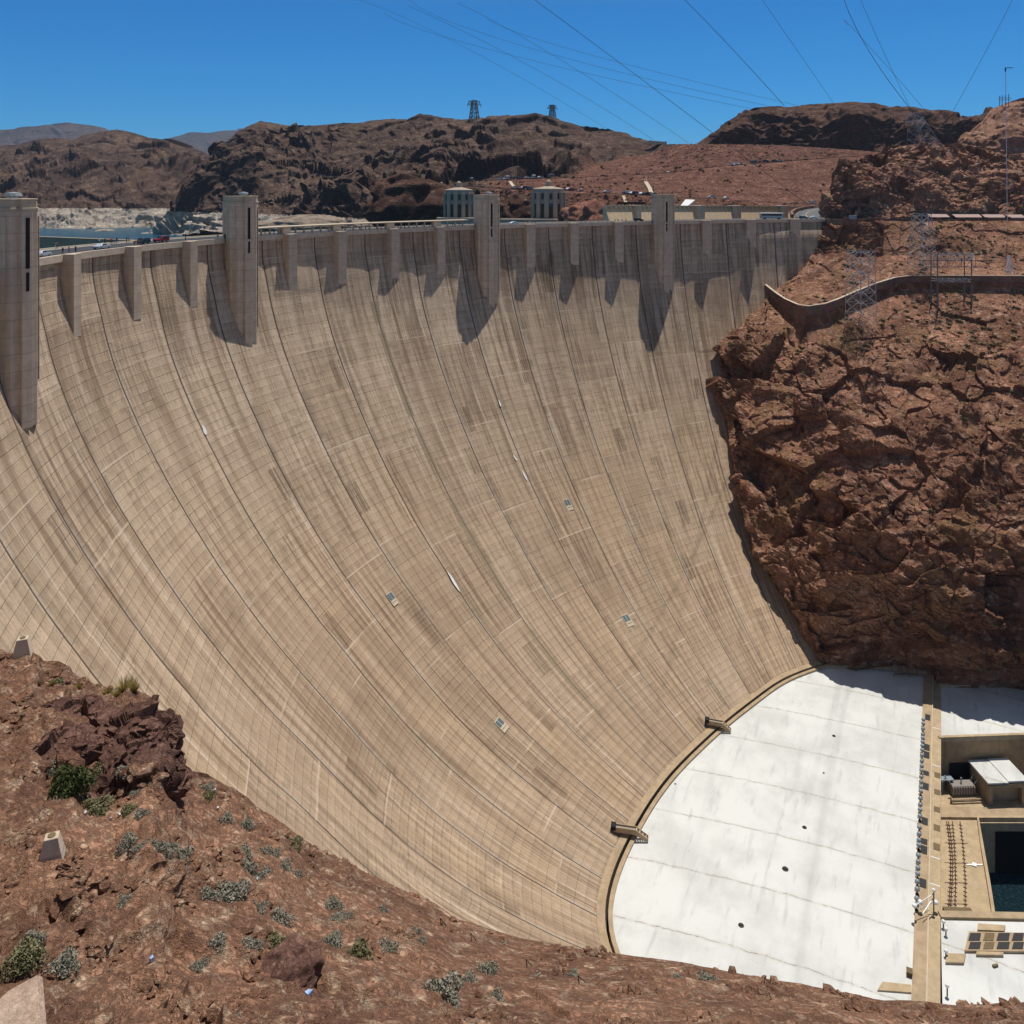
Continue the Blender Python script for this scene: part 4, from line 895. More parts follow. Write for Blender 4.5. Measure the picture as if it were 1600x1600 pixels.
def dL(P,n):
    k=np.ones(P.shape[:2]); k[:8]*=.5; k[-60:-2]*=np.linspace(1,.16,58)[:,None]; k[-2:]=.1; return m7(P,n)*k[...,None]
surf('lakeside_hills',u,rows,M_HILL,dL); tag(bpy.data.objects['lakeside_hills'],kind='structure')
# ---- blue mountains far away
for nm_,pts_,D_,u0,u1 in(('far_mountains',[(-300,215),(-100,205),(22,203),(45,198),(70,195),(95,193),(110,191.5),(130,194),(150,196),(164,199),(175,208),(210,220),(300,235)],7500,-300,300),
                     ('far_mesa',[(240,222),(270,215),(285,210),(300,206),(325,207),(350,203.5),(372,203),(400,204),(450,212),(520,225)],9500,240,520)):
    u=np.linspace(u0,u1,260); vr=interp(u,pts_); rows=[(np.full_like(u,262.)*(1-t)+vr*t,D_+900*t+0*u) for t in np.linspace(0,1,50)]; rows+=[(vr+2,D_+1300+0*u),(vr+60,D_+2500+0*u)]
    mf=rocky(100,30,8,900.,8,cr=0)
    def dM2(P,n):
        k=np.ones(P.shape[:2]); k[-8:]*=.35; k[-2:]=.05; return mf(P,n)*k[...,None]
    surf(nm_,u,rows,M_FAR,dM2); tag(bpy.data.objects[nm_],kind='structure')
# ---- lake, plain ground
m=MB(); lk=[radial(b,21,-45) for b in np.linspace(-1.2,.95,40)]; c=np.array(lk)
poly=[(p[0],p[1]) for p in lk]+[tuple(PD(1250,340,560)[:2]),tuple(PD(1100,340,900)[:2]),tuple(PD(400,340,1500)[:2]),tuple(PD(-900,340,1700)[:2]),tuple(PD(-2500,340,1200)[:2]),(-700,180)]
m.add([(x,y,-45) for x,y in poly],[tuple(range(len(poly)))]); tag(m.build('lake_water',M_LAKE),kind='structure')
m=MB(); R_=12500; m.add([(-R_,-R_,-186),(R_,-R_,-186),(R_,R_,-186),(-R_,R_,-186)],[(0,1,2,3)]); tag(m.build('desert_ground',M_RED),kind='structure')
# small pale islet in the lake
def rockpile(name,c,s,mat,seed,sc=3.,n=24):
    A=Noise(seed); th=np.linspace(0,math.pi,n); ph_=np.linspace(0,2*math.pi,2*n); T,Ph=np.meshgrid(th,ph_,indexing='ij')
    Q=np.stack([np.sin(T)*np.cos(Ph),np.sin(T)*np.sin(Ph),np.cos(T)],-1); h_,_=A.facet(Q*1.7+seed); h2,_=A.facet(Q*4+seed); r=1+blur(.26*h_+.07*h2,3)
    r=r*np.array(1.); P_=Q*r[...,None]*np.array(s)+np.array(c); P_[:,-1]=P_[:,0]; return grid(name,P_,mat)
M_PALE=rock('bathtub_ring_rock',(.46,.38,.30),(.30,.24,.19),(.55,.47,.38),S=20,bumpd=.4,crk=.3)
tag(rockpile('islet',PZ(164,362,-46),(16,9,4),M_PALE,5),kind='structure')
# rocks behind the crest near the intake towers
for i,(u_,v_,D_,s,mt,lab) in enumerate(((645,318,640,(40,22,26),M_MESA,'dark rock knob left of the intake towers'),(808,330,640,(22,14,17),M_MESA,'dark rock knob between the two intake towers'),(918,336,500,(20,12,13),M_PINK,'pink rock cut right of the second intake tower'),(975,342,498,(12,8,7.5),M_MESA,'small dark rock beside the pink cut'),(600,342,780,(34,18,9),M_PALE,'pale ring rock'),(470,345,840,(60,20,12),M_PALE,'pale ring rock'))):
    tag(rockpile('rock_knob',PD(u_,v_+10,D_),s,mt,31+i,n=70),kind='structure')
# ---- foreground slope
ftop=[(-200,1000),(0,1014),(23,1024),(31,1021),(47,1015),(62,1026),(67,1034),(90,1035),(109,1044),(119,1055),(144,1068),(178,1080),(203,1080),(225,1082),(240,1091),(246,1107),(256,1122),(267,1154),(272,1172),(283,1191),(300,1205),(331,1215),(369,1235),(403,1261),(437,1282),(450,1294),(500,1331),(537,1345),(578,1366),(625,1389),(678,1411),(712,1436),(765,1452),(812,1466),(859,1474),(915,1486),(953,1489),(1000,1495),(1056,1502),(1119,1514),(1166,1524),(1244,1536),(1337,1555),(1380,1564),(1430,1565),(1490,1573),(1530,1570),(1578,1568),(1800,1560)]
u=np.concatenate([np.linspace(-200,0,40)[:-1],np.linspace(0,1600,1000),np.linspace(1600,1800,40)[1:]])
vt=interp(u,ftop); Dt=interp(u,[(-200,66),(22,64),(180,66),(240,62),(280,58),(340,60),(500,58),(950,54),(1300,50),(1800,48)])
def fkey(frac,dD):
    v=vt+(1720-vt)*frac; return v
rows=[]
lv=[(0,[(-200,1.),(1800,1.)]) ]
ts=np.linspace(0,1,300)**1.15
for t in ts:
    v=vt+(1740-vt)*t
    Db=27.+0*u
    D=1/((1-t)/Dt+t/Db)       # planar slope in perspective
    # steep dark face at upper left
    g=np.exp(-((u-185)/95.)**2)
    D=D+g*(3.0*smooth(v,1090,1130)-0*u)*(1-smooth(v,1180,1235))*-1.0 + g*(-2.5)*(1-smooth(v,1075,1100))*0
    rows.append((v,D))
pre=[(vt+60,Dt+55),(vt+25,Dt+22),(vt+6,Dt+6),(vt+1.2,Dt+2)]
rows=pre+rows
fr1=rocky(.9,.42,.15,6.,9,cr=.35,lo=.35,warp=.06,bl=1,led=((1.5,.42,(.25,-.35,.9)),(.6,.17,(.25,-.35,.9)),(.27,.07,(.1,-.3,.95)))); FA=Noise(91)
def dG(P,n):
    k=np.ones(P.shape[:2]); k[:4]=.0; k[4:16]*=np.linspace(.25,1,12)[:,None]
    q=P*np.array([.5,.5,1.6]); dip=q@np.array([[.8,.2,.1],[-.3,.9,.2],[.5,-.4,.9]]); h_,c_=FA.facet(dip/3.); h2=crag(FA,dip/1.3+3)*1.5; h3=crag(FA,dip/.5+3)*.5
    left=np.exp(-((u-170)/110.)**2)[None]*(np.abs(rows_v-1150)<75)
    sm=.35+.65*smooth(FA.perlin(P/9.+4),-.15,.25)
    e=fr1(P,n)*(.35+.25*sm+1.0*left)[...,None]+n*(blur(h_*.34,3)+(h2*.08+h3*.03)*(sm+.9*left)+.03*FA.fbm(P*2.,3))[...,None]
    k=k*(1-.5*smooth(u,480,760))[None]
    return e*k[...,None]
rows_v=np.stack([r[0] for r in rows])
_,P_F=surf('foreground_slope',u,rows,M_ROCKF,dG); tag(bpy.data.objects['foreground_slope'],kind='structure'); UF=u.copy()
def on_fg(uu,vv):
    i=int(np.argmin(abs(UF-uu))); j=4+int(np.argmin(abs(rows_v[4:,i]-vv))); return P_F[j,i]
# apron of rubble joining the foreground slope to the canyon floor
m=MB()
# ================================================================== STRUCTURES BEHIND THE CREST
def intake(u,vtop,vbase,D,wpx,label,blue=False):
    c=PD(u,vbase,D); r=wpx/2*D/F; h=(vbase-vtop)*D/F*.80; t=empty('intake_tower',tuple(c),-HD+.1); tag(t,label,'tower','round intake towers in the lake')
    N=12; P_=[(r*.95*math.cos(2*math.pi*(k+.5)/N),r*.95*math.sin(2*math.pi*(k+.5)/N)) for k in range(N)]
    m=MB(); m.prism(P_,-60,h*.93); m.prism([(x*1.03,y*1.03) for x,y in P_],h*.55,h*.60); m.prism([(x*.98,y*.98) for x,y in P_],h*.93,h); 
    for k in range(N):
        a=2*math.pi*(k+.5)/N; m.box((r*.96*math.cos(a),r*.96*math.sin(a),h*.44-2),(r*.13,r*.26,h*.9+4),a)
    m.build('drum',M_INT,t,bevel=.08)
    m=MB(); m.lathe((0,0,h),[(r*.93,0),(r*.9,.3),(r*.2,h*.10),(r*.2,h*.11)],24); m.build('roof',M_INT,t)
    m=MB(); m.lathe((0,0,h*1.1),[(r*.17,0),(r*.17,h*.15),(r*.12,h*.19),(r*.03,h*.22)],10); m.build('lantern',M_INT,t,smooth_=False)
    for k in range(N):
        a=2*math.pi*k/N; x,y=r*.925*math.cos(a),r*.925*math.sin(a); q=(x*1.0,y*1.0)
        m=MB(); m.box((q[0],q[1],h*.27),(.5,r*.22,h*.46),a); m.box((q[0],q[1],h*.75),(.5,r*.12,h*.2),a)
        m.build('window_slot',M_WINS,t)
        if blue and k==9: m=MB(); m.box((q[0]*1.02,q[1]*1.02,h*.46),(.5,r*.2,h*.09),a); m.build('blue_sheet',M_BLUE,t)
    return t
M_WINS=plain('dark_window_louvre',(.07,.06,.045),.95,.0); M_BLUE=plain('blue_tarpaulin',(.03,.09,.22),.6,.3)  # one even dark colour for the intake tower windows
intake(717,286,341,560,47,'round fluted concrete intake tower with lantern, the left one, behind the canopy end')
intake(857,284,341,530,53,'round fluted concrete intake tower with lantern and blue window, right of the middle crest towers',True)
for (ua,ub,v,D,lb_) in((683,745,340,548,'low concrete landing wall at the foot of the left intake tower'),(782,898,342,515,'long low concrete landing wall at the foot of the right intake tower')):
    a,b_=PD(ua,v,D),PD(ub,v+.5,D); m=MB(); m.sweep([a,b_],[(-3,-14),(-3,0),(6,0),(6,-14)]); m.sweep([a,b_],[(-3.3,0),(-3.3,.35),(-2.6,.35),(-2.6,0)]); tag(m.build('landing_wall',M_INT),lb_,'wall')
# spillway wall with piers and corbels
sw=empty('spillway_wall',tuple(PD(1150,345,500))); tag(sw,'sunlit tan spillway wall with corbels and broad piers behind the right half of the crest','wall')
u=np.array([945,985,1030,1090,1150,1215,1262,1292]); vt_=np.array([323,323,323.2,323.4,323.6,324,324.3,324.5]); Ds_=np.array([425,440,458,482,508,535,554,566])
path=[PD(a,b,c) for a,b,c in zip(u,vt_,Ds_)]
m=MB(); m.sweep(path,[(8.5,-20),(0,0),(-1.2,0),(-1.2,-20)])
wparent(m.build('wall_face',M_SPW),sw)
m=MB(); m.sweep([p+[0,0,.01] for p in path],[(.9,-.0),(.9,.8),(-.6,.8),(-.6,0)]); wparent(m.build('coping',M_CANY),sw)
pp=resample(path,4.); m=MB()
for i,p in enumerate(pp[:-1]): m.box((p[0]-FW[0]*.0+RT[0]*0,p[1],p[2]-.7),(1.5,2.0,1.4),-.18)
wparent(m.build('corbel_row',M_SPW),sw)
for u_,w_ in((992,7),(1089,15),(1147,12),(1221,11)):
    p=PD(u_,323.5,np.interp(u_,u,Ds_)-1.5); m=MB(); wd=w_*500/F; m.box((p[0],p[1],p[2]-9.7),(wd,7.,20.6),-.18); m.box((p[0],p[1],p[2]+.7),(wd+.8,7.6,.6),-.18); wparent(m.build('pier',M_PAR,bevel=.05),sw)
for i,(u_,lab) in enumerate(((1005,'thin dark balustrade row left of the right crest tower'),)):
    a,b_=PD(965,318.5,524),PD(1009,318.8,520); m=MB(); m.sweep([a,b_],[(-1,0),(-1,1.2),(1,1.2),(1,0)]); 
    for k in range(9): p=a+(b_-a)*k/8; m.box((p[0],p[1],p[2]-1),(.5,.5,2.2))
    tag(m.build('bridge_railing',M_DARK),lab,'railing')
a=[PD(x,y,D) for x,y,D in((1062,323,530),(1073,323,530),(1086,312,590),(1071,311.5,590))]
m=MB(); m.add([tuple(q) for q in a]+[tuple(q-[0,0,1]) for q in a],[(0,1,2,3),(7,6,5,4),(0,4,5,1),(1,5,6,2),(2,6,7,3),(3,7,4,0)]); tag(m.build('concrete_apron',M_WHITE),'bright white sloping concrete apron right of the rightmost crest tower','apron')
# curved road with painted lines behind the crest end
rp=[(1262,341,445),(1256,336,470),(1262,331,500),(1276,327.5,530),(1292,325.5,560)]
ctr=resample([PD(*q)+[0,0,.15] for q in rp],3,1); m=MB(); m.sweep([p+[0,0,.2] for p in ctr],[(-6,-.6),(-6,.05),(9,.05),(9,-.6)]); tag(m.build('curved_road',plain('pale_asphalt',(.11,.115,.13),.8,.3)),kind='structure')  # lighter grey asphalt than the other roads
m=MB(); m.sweep([p+[0,0,.26] for p in ctr],[(-.3,0),(-.3,.02),(.1,.02),(.1,0)]); tag(m.build('painted_road_line',plain('yellow_road_paint',(.55,.38,.04),.7,.2)),kind='structure')
m=MB(); m.sweep([p+[0,0,0.2] for p in ctr],[(9.1,-.5),(9.1,1.),(10.2,1.),(10.2,-.5)]); tag(m.build('kerb_barrier',plain('red_and_white_barrier',(.6,.25,.2),.7,.2)),'low pale red barrier curving along the road bend at the right end of the crest','barrier')
m=MB(); q=[p+[0,0,1] for p in ctr]; m.sweep(q,[(-8.5,-2),(-8.5,.9),(-7,.9),(-7,-2)]); tag(m.build('boulder_wall',M_MAS),'rough stone wall on the inside of the road bend behind the bus','wall')
# pale footpath strips down the fill slope
def slopestrip(pts_,w_,name,mat,lab,cat):
    Ps=np.array([hill_pt(a,b) for a,b in pts_]); m=MB(); m.sweep(resample(Ps,6)+[0,0,.5],[(-w_,-.8),(-w_,.3),(w_,.3),(w_,-.8)]); return tag(m.build(name,mat),lab,cat)
def proj_uv(P): 
    d=P[...,:2]-[CX,CY]; D=d@FW; return 800+F*(d@RT)/D, H0+F*(H-P[...,2])/D
HUU,HVV=proj_uv(P_H)
def hill_pt(a,b):
    i=int(np.clip(round((a-200)/1220*1149),3,1146)); blk=(HUU[:-3,i-3:i+4]-a)**2+(HVV[:-3,i-3:i+4]-b)**2; k=np.unravel_index(np.argmin(blk),blk.shape); return P_H[k[0],i-3+k[1]]
slopestrip([(1006,279),(1010,287),(1015,296),(1018,303)],1.6,'slope_drain',M_CANY,'thin pale concrete drain running down the red slope between the two roads','drain')
slopestrip([(974,307),(977,316),(978,319)],1.1,'slope_drain',M_CANY,'short pale concrete drain below the lower hillside road','drain')
slopestrip([(797,284),(800,289),(805,295)],1.5,'hillside_steps',M_CANY,'pale stair flight dropping down the slope left of the right intake tower','steps')
a=hill_pt(1030,226); m=MB(); m.box((a[0],a[1],a[2]+2),(18,7,3.2),-HD); m.box((a[0]-9,a[1]+9,a[2]+2),(8,6,3),-HD); tag(m.build('ridge_building',M_CANY),'low pale building on the saddle at the end of the brown ridge','building')
# ================================================================== VEHICLES
def paint(name,c): return plain(name,c,.3,.6,var=0)
PAINTS=dict(white=paint('white_car_paint',(.78,.78,.78)),silver=paint('silver_car_paint',(.50,.53,.56)),black=paint('black_car_paint',(.015,.015,.018)),red=paint('dark_red_car_paint',(.28,.02,.03)),teal=paint('teal_car_paint',(.03,.16,.15)),grey=paint('grey_car_paint',(.16,.17,.18)),blue=paint('blue_car_paint',(.04,.09,.22)))
SED=[(-2.25,.35),(-2.28,.72),(-2.1,.92),(-1.35,.98),(-.75,1.40),(.35,1.42),(1.05,.98),(2.0,.84),(2.25,.62),(2.25,.35)]
SUV=[(-2.3,.4),(-2.32,1.0),(-2.15,1.65),(-1.9,1.72),(.35,1.72),(1.0,1.1),(2.1,1.0),(2.3,.75),(2.3,.4)]
def car_mesh(m,prof,W=1.8,mi=0,gi=1,ti=2,suv=False):
    n=len(prof); vs=[]
    for x,z in prof:
        k=.86 if z>1.2 else 1.; vs.append((x,-W/2*k,z))
    vs+=[(x,-y,z) for x,y,z in vs]
    m.add(vs,[(k,(k+1)%n,n+(k+1)%n,n+k) for k in range(n)]+[tuple(range(n)),tuple(range(2*n-1,n-1,-1))],mi)
def make_car(kind,color,label,parts=True,group='cars on the crest road'):
    g=empty('parked_car'); tag(g,label,'car',group); prof=SED if kind=='sedan' else SUV
    m=MB(); car_mesh(m,prof); m.build('body',PAINTS[color],g,bevel=.05)
    zt,zb=(1.36,1.0) if kind=='sedan' else (1.62,1.12); xb,xf=((-1.2,.88) if kind=='sedan' else (-2.1,.8))
    for s in(-1,1):
        m=MB(); y=s*.865; m.add([(xb,s*.905,zb),(xf,s*.905,zb),(xf-.55,s*.79,zt),(xb+.45 if kind=='sedan' else xb+.08,s*.79,zt)],[(0,1,2,3)]); m.build('side_window',M_GLASS,g)
    m=MB(); a,b_=((1.0,1.02),(.38,1.41)) if kind=='sedan' else ((.98,1.13),(.38,1.71)); m.add([(a[0]+.03,-.82,a[1]+.02),(a[0]+.03,.82,a[1]+.02),(b_[0]+.03,.72,b_[1]),(b_[0]+.03,-.72,b_[1])],[(0,1,2,3)]); m.build('windscreen',M_GLASS,g)
    for x in(-1.38,1.42):
        for s in(-1,1):
            m=MB(); m.bar((x,s*.72,.33),(x,s*.93,.33),.34,14); wh=m.build('wheel',M_TYRE,g); m=MB(); m.bar((x,s*.9,.33),(x,s*.945,.33),.2,10); m.build('rim',M_STEEL,wh)
    return g
def put_crest(o,u_,dr,flip=0,z=-.35):
    b=b_of_u(u_,dr,z); o.location=radial(b,dr,z); o.rotation_euler=(0,0,-b+flip); return o
put_crest(make_car('sedan','silver','silver sedan on the crest road, leftmost car, beside the nearest tower'),65,6.9)
put_crest(make_car('sedan','silver','silver sedan on the crest road in front of a group of pedestrians'),159,7.5)
put_crest(make_car('suv','black','black estate car on the crest road behind the red one'),222,9,math.pi)
put_crest(make_car('suv','red','dark red car on the crest road left of the canopy tower'),252,11,math.pi)
put_crest(make_car('sedan','white','white car on the crest road right of the canopy end'),803,8)
put_crest(make_car('suv','black','black car on the crest road just left of the right crest tower'),998,14)
put_crest(make_car('sedan','white','white car at the right end of the crest where the road bends'),1271,15)
put_crest(make_car('suv','teal','dark teal car between the bus and the bend at the right end of the crest'),1256,15)
def bus(label,mat,L=11.,stripe=True,group=None):
    g=empty('coach'); tag(g,label,'bus',group); m=MB(); m.box((0,0,1.95),(L,2.5,2.8)); m.build('body',mat,g,bevel=.18)
    m=MB(); 
    for s in(-1,1): m.box((.1,s*1.26,2.35),(L*.86,.03,.95))
    m.box((L/2+.01,0,2.1),(.04,2.2,1.3)); m.build('window_band',M_GLASS,g)
    m=MB(); m.box((-L*.15,0,3.45),(2.4,1.5,.3)); m.box((L*.25,0,3.42),(1,.9,.22)); m.build('roof_unit',PAINTS['white'],g)
    for x in(-L*.28,L*.32):
        for s in(-1,1): m=MB(); m.bar((x,s*1.0,.5),(x,s*1.28,.5),.5,14); m.build('wheel',M_TYRE,g)
    return g
rv=bus('long camper coach with dark window band parked at the right end of the crest',paint('cream_coach_paint',(.55,.53,.48)),11.5); put_crest(rv,1205,14)
# far parked cars: one small mesh each, copied
def far_car(kind,color):
    m=MB(); car_mesh(m,SED if kind=='sedan' else SUV,mi=0)
    for s in(-1,1): m.box((-.2,s*.86,1.2 if kind=='sedan' else 1.38),(2.0 if kind=='sedan' else 2.9,.06,.3),0,1)
    m.add([(1.06,-.8,1.03),(1.06,.8,1.03),(.42,.7,1.43 if kind=='sedan' else 1.72),(.42,-.7,1.43 if kind=='sedan' else 1.72)],[(0,1,2,3)],1)
    for x in(-1.4,1.4):
        for s in(-1,1): m.bar((x,s*.7,.33),(x,s*.93,.33),.33,10,2)
    o=m.build('parked_car',[PAINTS[color],M_GLASS,M_TYRE]); return o
protos={}
def place_far(uu,vv,kind,color,label,group,rz=0.,yaw=None,sc=1.4):
    k=(kind,color)
    if k not in protos: protos[k]=far_car(kind,color); o=protos[k]
    else: o=protos[k].copy(); COL.objects.link(o)
    p=hill_pt(uu,vv); a=hill_pt(uu-6,vv); c=hill_pt(uu+6,vv); d=c-a
    o.location=(p[0]+FW[0]*4,p[1]+FW[1]*4,p[2]+.4); o.rotation_euler=(0,0,math.atan2(d[1],d[0])+rz if yaw is None else yaw); o.scale=(sc,)*3
    tag(o,label,'car',group); return o
CL=['white','silver','black','white','grey','blue','white','silver','red','black']
def rowcars(us,vf,where,group,rz=0):
    n=len(us); cnt={}
    for i,u_ in enumerate(us):
        c=CL[(i*7+len(us)+int(u_))%10]; kd='suv' if (i*5+int(u_))%3==0 else 'sedan'; cnt[c]=cnt.get(c,0)+1
        place_far(u_,vf(u_) if callable(vf) else vf,kd,c,f'{ORD[cnt[c]-1]} {c} {"estate car" if kd=="suv" else "car"} from the left {where}',group,rz)
lowv=lambda x: float(np.interp(x,*np.array(L1[0],float).T))-.3
upv=lambda x: float(np.interp(x,*np.array(L2[0],float).T))-.3
rowcars([664,669,675,680,686,692],lambda x:287.6,'on the ledge left of both intake towers','cars on the left hillside ledge',.5)
rowcars([757,763,778,785,800,806,812,818,824,830,845],upv,'on the upper road between the intake towers','cars on the upper hillside road, left stretch',.3)
rowcars([1043,1145,1151,1157,1192,1199,1212,1220],upv,'on the upper road at the right','cars on the upper hillside road, right stretch')
rowcars([807,812,817,822,828,884,889,894,909],lowv,'on the lower road by the right intake tower','cars on the lower hillside road beside the intake tower',.3)
rowcars([950,978,983,989,994,999,1004,1010,1016,1021],lowv,'in the row left of the right crest tower','cars in the row left of the right crest tower')
rowcars([1114,1137,1274],lowv,'on the lower road above the spillway wall','cars above the spillway wall')
for u_,v_,lab,L_ in((736,283.6,'grey coach parked on the ledge right of the left intake tower',10),(792,280.6,'white camper parked among cars between the intake towers',7),(834,279,'white van parked above the right intake tower',6),(861,278.2,'grey coach parked just right of the right intake tower lantern',10),(1179,256.5,'grey coach on the upper hillside road at the right',9)):
    g=bus(lab,PAINTS['grey' if 'grey' in lab else 'white'],L_,group='coaches and campers on the hillside roads'); p=hill_pt(u_,v_); a=hill_pt(u_-6,v_); c=hill_pt(u_+6,v_); d=c-a; g.location=(p[0]+FW[0]*4,p[1]+FW[1]*4,p[2]+.4); g.rotation_euler=(0,0,math.atan2(d[1],d[0]))
# shelters along the upper road
M_AWN=plain('dusty_pink_awning',(.42,.30,.26),.8,.2)
for i,(ua,ub,lb_) in enumerate(((1452,1482,'leftmost dusty pink shelter roof behind the upper road wall'),(1491,1533,'second and widest dusty pink shelter roof behind the upper road wall'),(1537,1570,'third dusty pink shelter roof behind the upper road wall'),(1575,1600,'dusty pink shelter roof cut by the right edge, behind the road wall'))):
    D=414-i*2.5; a,b_=PD(ua,340,D),PD(ub,340,D); c=(a+b_)/2; L_=np.linalg.norm(b_-a); g=empty('road_shelter',(c[0],c[1],-1.25),-HD); tag(g,lb_,'shelter','shelters along the upper road')
    m=MB(); m.add([(-L_/2,-1.5,2.2),(L_/2,-1.5,2.2),(L_/2,2.,3.6),(-L_/2,2.,3.6),(-L_/2,-1.5,2.0),(L_/2,-1.5,2.0),(L_/2,2.,3.4),(-L_/2,2.,3.4)],[(0,1,2,3),(7,6,5,4),(0,4,5,1),(1,5,6,2),(2,6,7,3),(3,7,4,0)]); m.build('roof',M_AWN,g)
    for k in range(3): m=MB(); m.box((-L_/2+.4+k*(L_-.8)/2,-1.2,1.),(.2,.2,2.)); m.build('post',M_DARK,g)
    m=MB(); m.box((0,1.9,1.5),(L_-.5,.2,3.)); m.build('back_wall',M_DARK,g)
p=PD(1342,340,418); m=MB(); m.box((p[0],p[1],.3),(2.6,1.4,3.),-HD); tag(m.build('guard_booth',M_RUST),'small rust red booth on the upper road below the outcrop','booth')
p=PD(1333,340,418); m=MB(); m.box((p[0],p[1],.1),(3.8,1.2,2.7),-HD); m.box((p[0],p[1],1.6),(4.,1.5,.2),-HD); tag(m.build('notice_board',M_STEEL),'grey notice panel left of the small booth on the upper road','panel')
# ================================================================== PYLONS AND CABLES
def pylon(name,base,top,wb,wt_,seg,mat,label,arms=(),r=.12,tilt=None,cat='pylon',group='lattice pylons'):
    base=np.array(base,float); top=np.array(top,float); h=np.linalg.norm(top-base); g=empty(name,tuple(base),-HD+.4); tag(g,label,cat,group)
    ax=Vector(top-base); ax=Matrix.Rotation(HD-.4,3,'Z')@ax
    def pt(k,t):
        w_=wb+(wt_-wb)*t; c=ax*t; return c+Vector(((-1,1,1,-1)[k]*w_/2,(-1,-1,1,1)[k]*w_/2,0))
    for k in range(4): m=MB(); m.bar(pt(k,0),pt(k,1),r*1.3); m.build('leg',mat,g)
    m=MB()
    for i in range(seg):
        t0=1-(1-i/seg)**1.0; t1=(i+1)/seg
        for k in range(4):
            m.bar(pt(k,t0),pt((k+1)%4,t1),r*.7); m.bar(pt((k+1)%4,t0),pt(k,t1),r*.7); m.bar(pt(k,t1),pt((k+1)%4,t1),r*.8)
    m.build('bracing',mat,g)
    for (t,L_) in arms:
        m=MB(); c=ax*t
        for s in(-1,1):
            e=c+Vector((s*L_,0,0)); 
            for dy in(-1,1): m.bar(c+Vector((0,dy*wt_/2,0)),e,r*.9); m.bar(c+Vector((0,dy*wt_/2,-wt_*.9)),e,r*.7)
            m.bar(e,e+Vector((0,0,-wt_*.8)),r)
        m.build('crossarm',mat,g)
    return g
pa=hill_pt(741,188); pb=hill_pt(863,184)
k=F/1270.
pylon('lattice_pylon',PD(741,189,1290),PD(741,157,1290),13,6,5,M_PYL,'dark lattice pylon on the ridge skyline, the taller left one',((.83,11),(.97,9)),.55)
pylon('lattice_pylon',PD(863,185,1280),PD(863,164,1280),9,4,4,M_PYL,'dark lattice pylon on the ridge skyline, the smaller right one',((.8,8),(.96,6)),.5)
pylon('lattice_pylon',PD(1445,231,470),PD(1428,176,462),13,4,4,M_STEEL,'silvery lattice pylon leaning on top of the rock outcrop against the mesa',((.75,8),(.9,7)),.085)
pylon('lattice_pylon',PD(1441,424,372),PD(1440,334,372),9,5.5,7,M_STEEL,'slim steel lattice pylon on the slope below the shelters',((.97,4.5),),.125)
pylon('lattice_pylon',PD(1345,505,345),PD(1345,392,345),8.6,7.6,7,M_STEEL,'wide steel lattice pylon standing across the curved stone wall',((.98,5),(.68,4.4)),.125)
pylon('lattice_pylon',PD(1578,428,350),PD(1576,400,350),2.5,.8,3,M_WHITE,'short white lattice mast at the right edge beside the stone wall',(),.1)
# gantry platform
gc=PD(1491,455,352); gn=empty('steel_gantry',tuple(gc),-HD); tag(gn,'steel switching gantry with lattice crossbeam on tall dark legs above the red cliff','gantry')
S1=352/F; ztop=(455-397)*S1; zarm=(455-405)*S1; zmid=(455-437)*S1
m=MB(); x0,x1=(1465-1491)*S1,(1518-1491)*S1
for z in(ztop,zarm,zmid,zmid-1):
    for y in(0,5.5): m.bar((x0,y,z),(x1,y,z),.13)
    for x in(x0,x1,0): m.bar((x,0,z),(x,5.5,z),.11)
for i in range(6):
    a=x0+(x1-x0)*i/6; b_=x0+(x1-x0)*(i+1)/6; m.bar((a,0,ztop),(b_,5.5,ztop),.07); m.bar((a,0,zarm),(b_,0,ztop),.07)
    m.bar((a,0,zmid),(b_,5.5,zmid),.07)
for k_ in range(5): m.bar((x0,1+k_,ztop-.4),(x1,1+k_,ztop-.4),.05); 
m.build('platform_frame',M_STEEL,gn)
xa,xb_=(1437-1491)*S1,(1546-1491)*S1; m=MB()
for dz in(0,2.8):
    for y in(0,1.5): m.bar((xa,y,zarm-dz-.6),(xb_,y,zarm-dz-.6),.12)
for i in range(18):
    a=xa+(xb_-xa)*i/18; b_=xa+(xb_-xa)*(i+1)/18; z0_,z1_=(zarm-.6,zarm-3.4) if i%2 else (zarm-3.4,zarm-.6); m.bar((a,0,z0_),(b_,0,z1_),.08)
for i in range(6): x=xa+(xb_-xa)*i/5; m.bar((x,0,zarm-3.6),(x,0,zarm+(.9 if i in(1,4) else .2)),.1); 
m.build('lattice_crossbeam',M_PYL,gn)
for x in(x0,x1):
    for y in(0,5.5):
        m=MB(); m.bar((x,y,-16),(x,y,ztop+.1),.22,6); m.bar((x,y,-9),(x,y,zmid-2),.4,6); m.build('leg',M_PYL,gn)
m=MB(); m.box((x1+.2,0,ztop-.9),(.9,.6,2.6)); m.build('white_panel',M_WHITE,gn)
for x,zt_ in((x0,ztop+8),(x1,ztop+7)): m=MB(); m.bar((x,0,ztop),(x,0,zt_),.06); m.build('mast',M_PYL,gn)
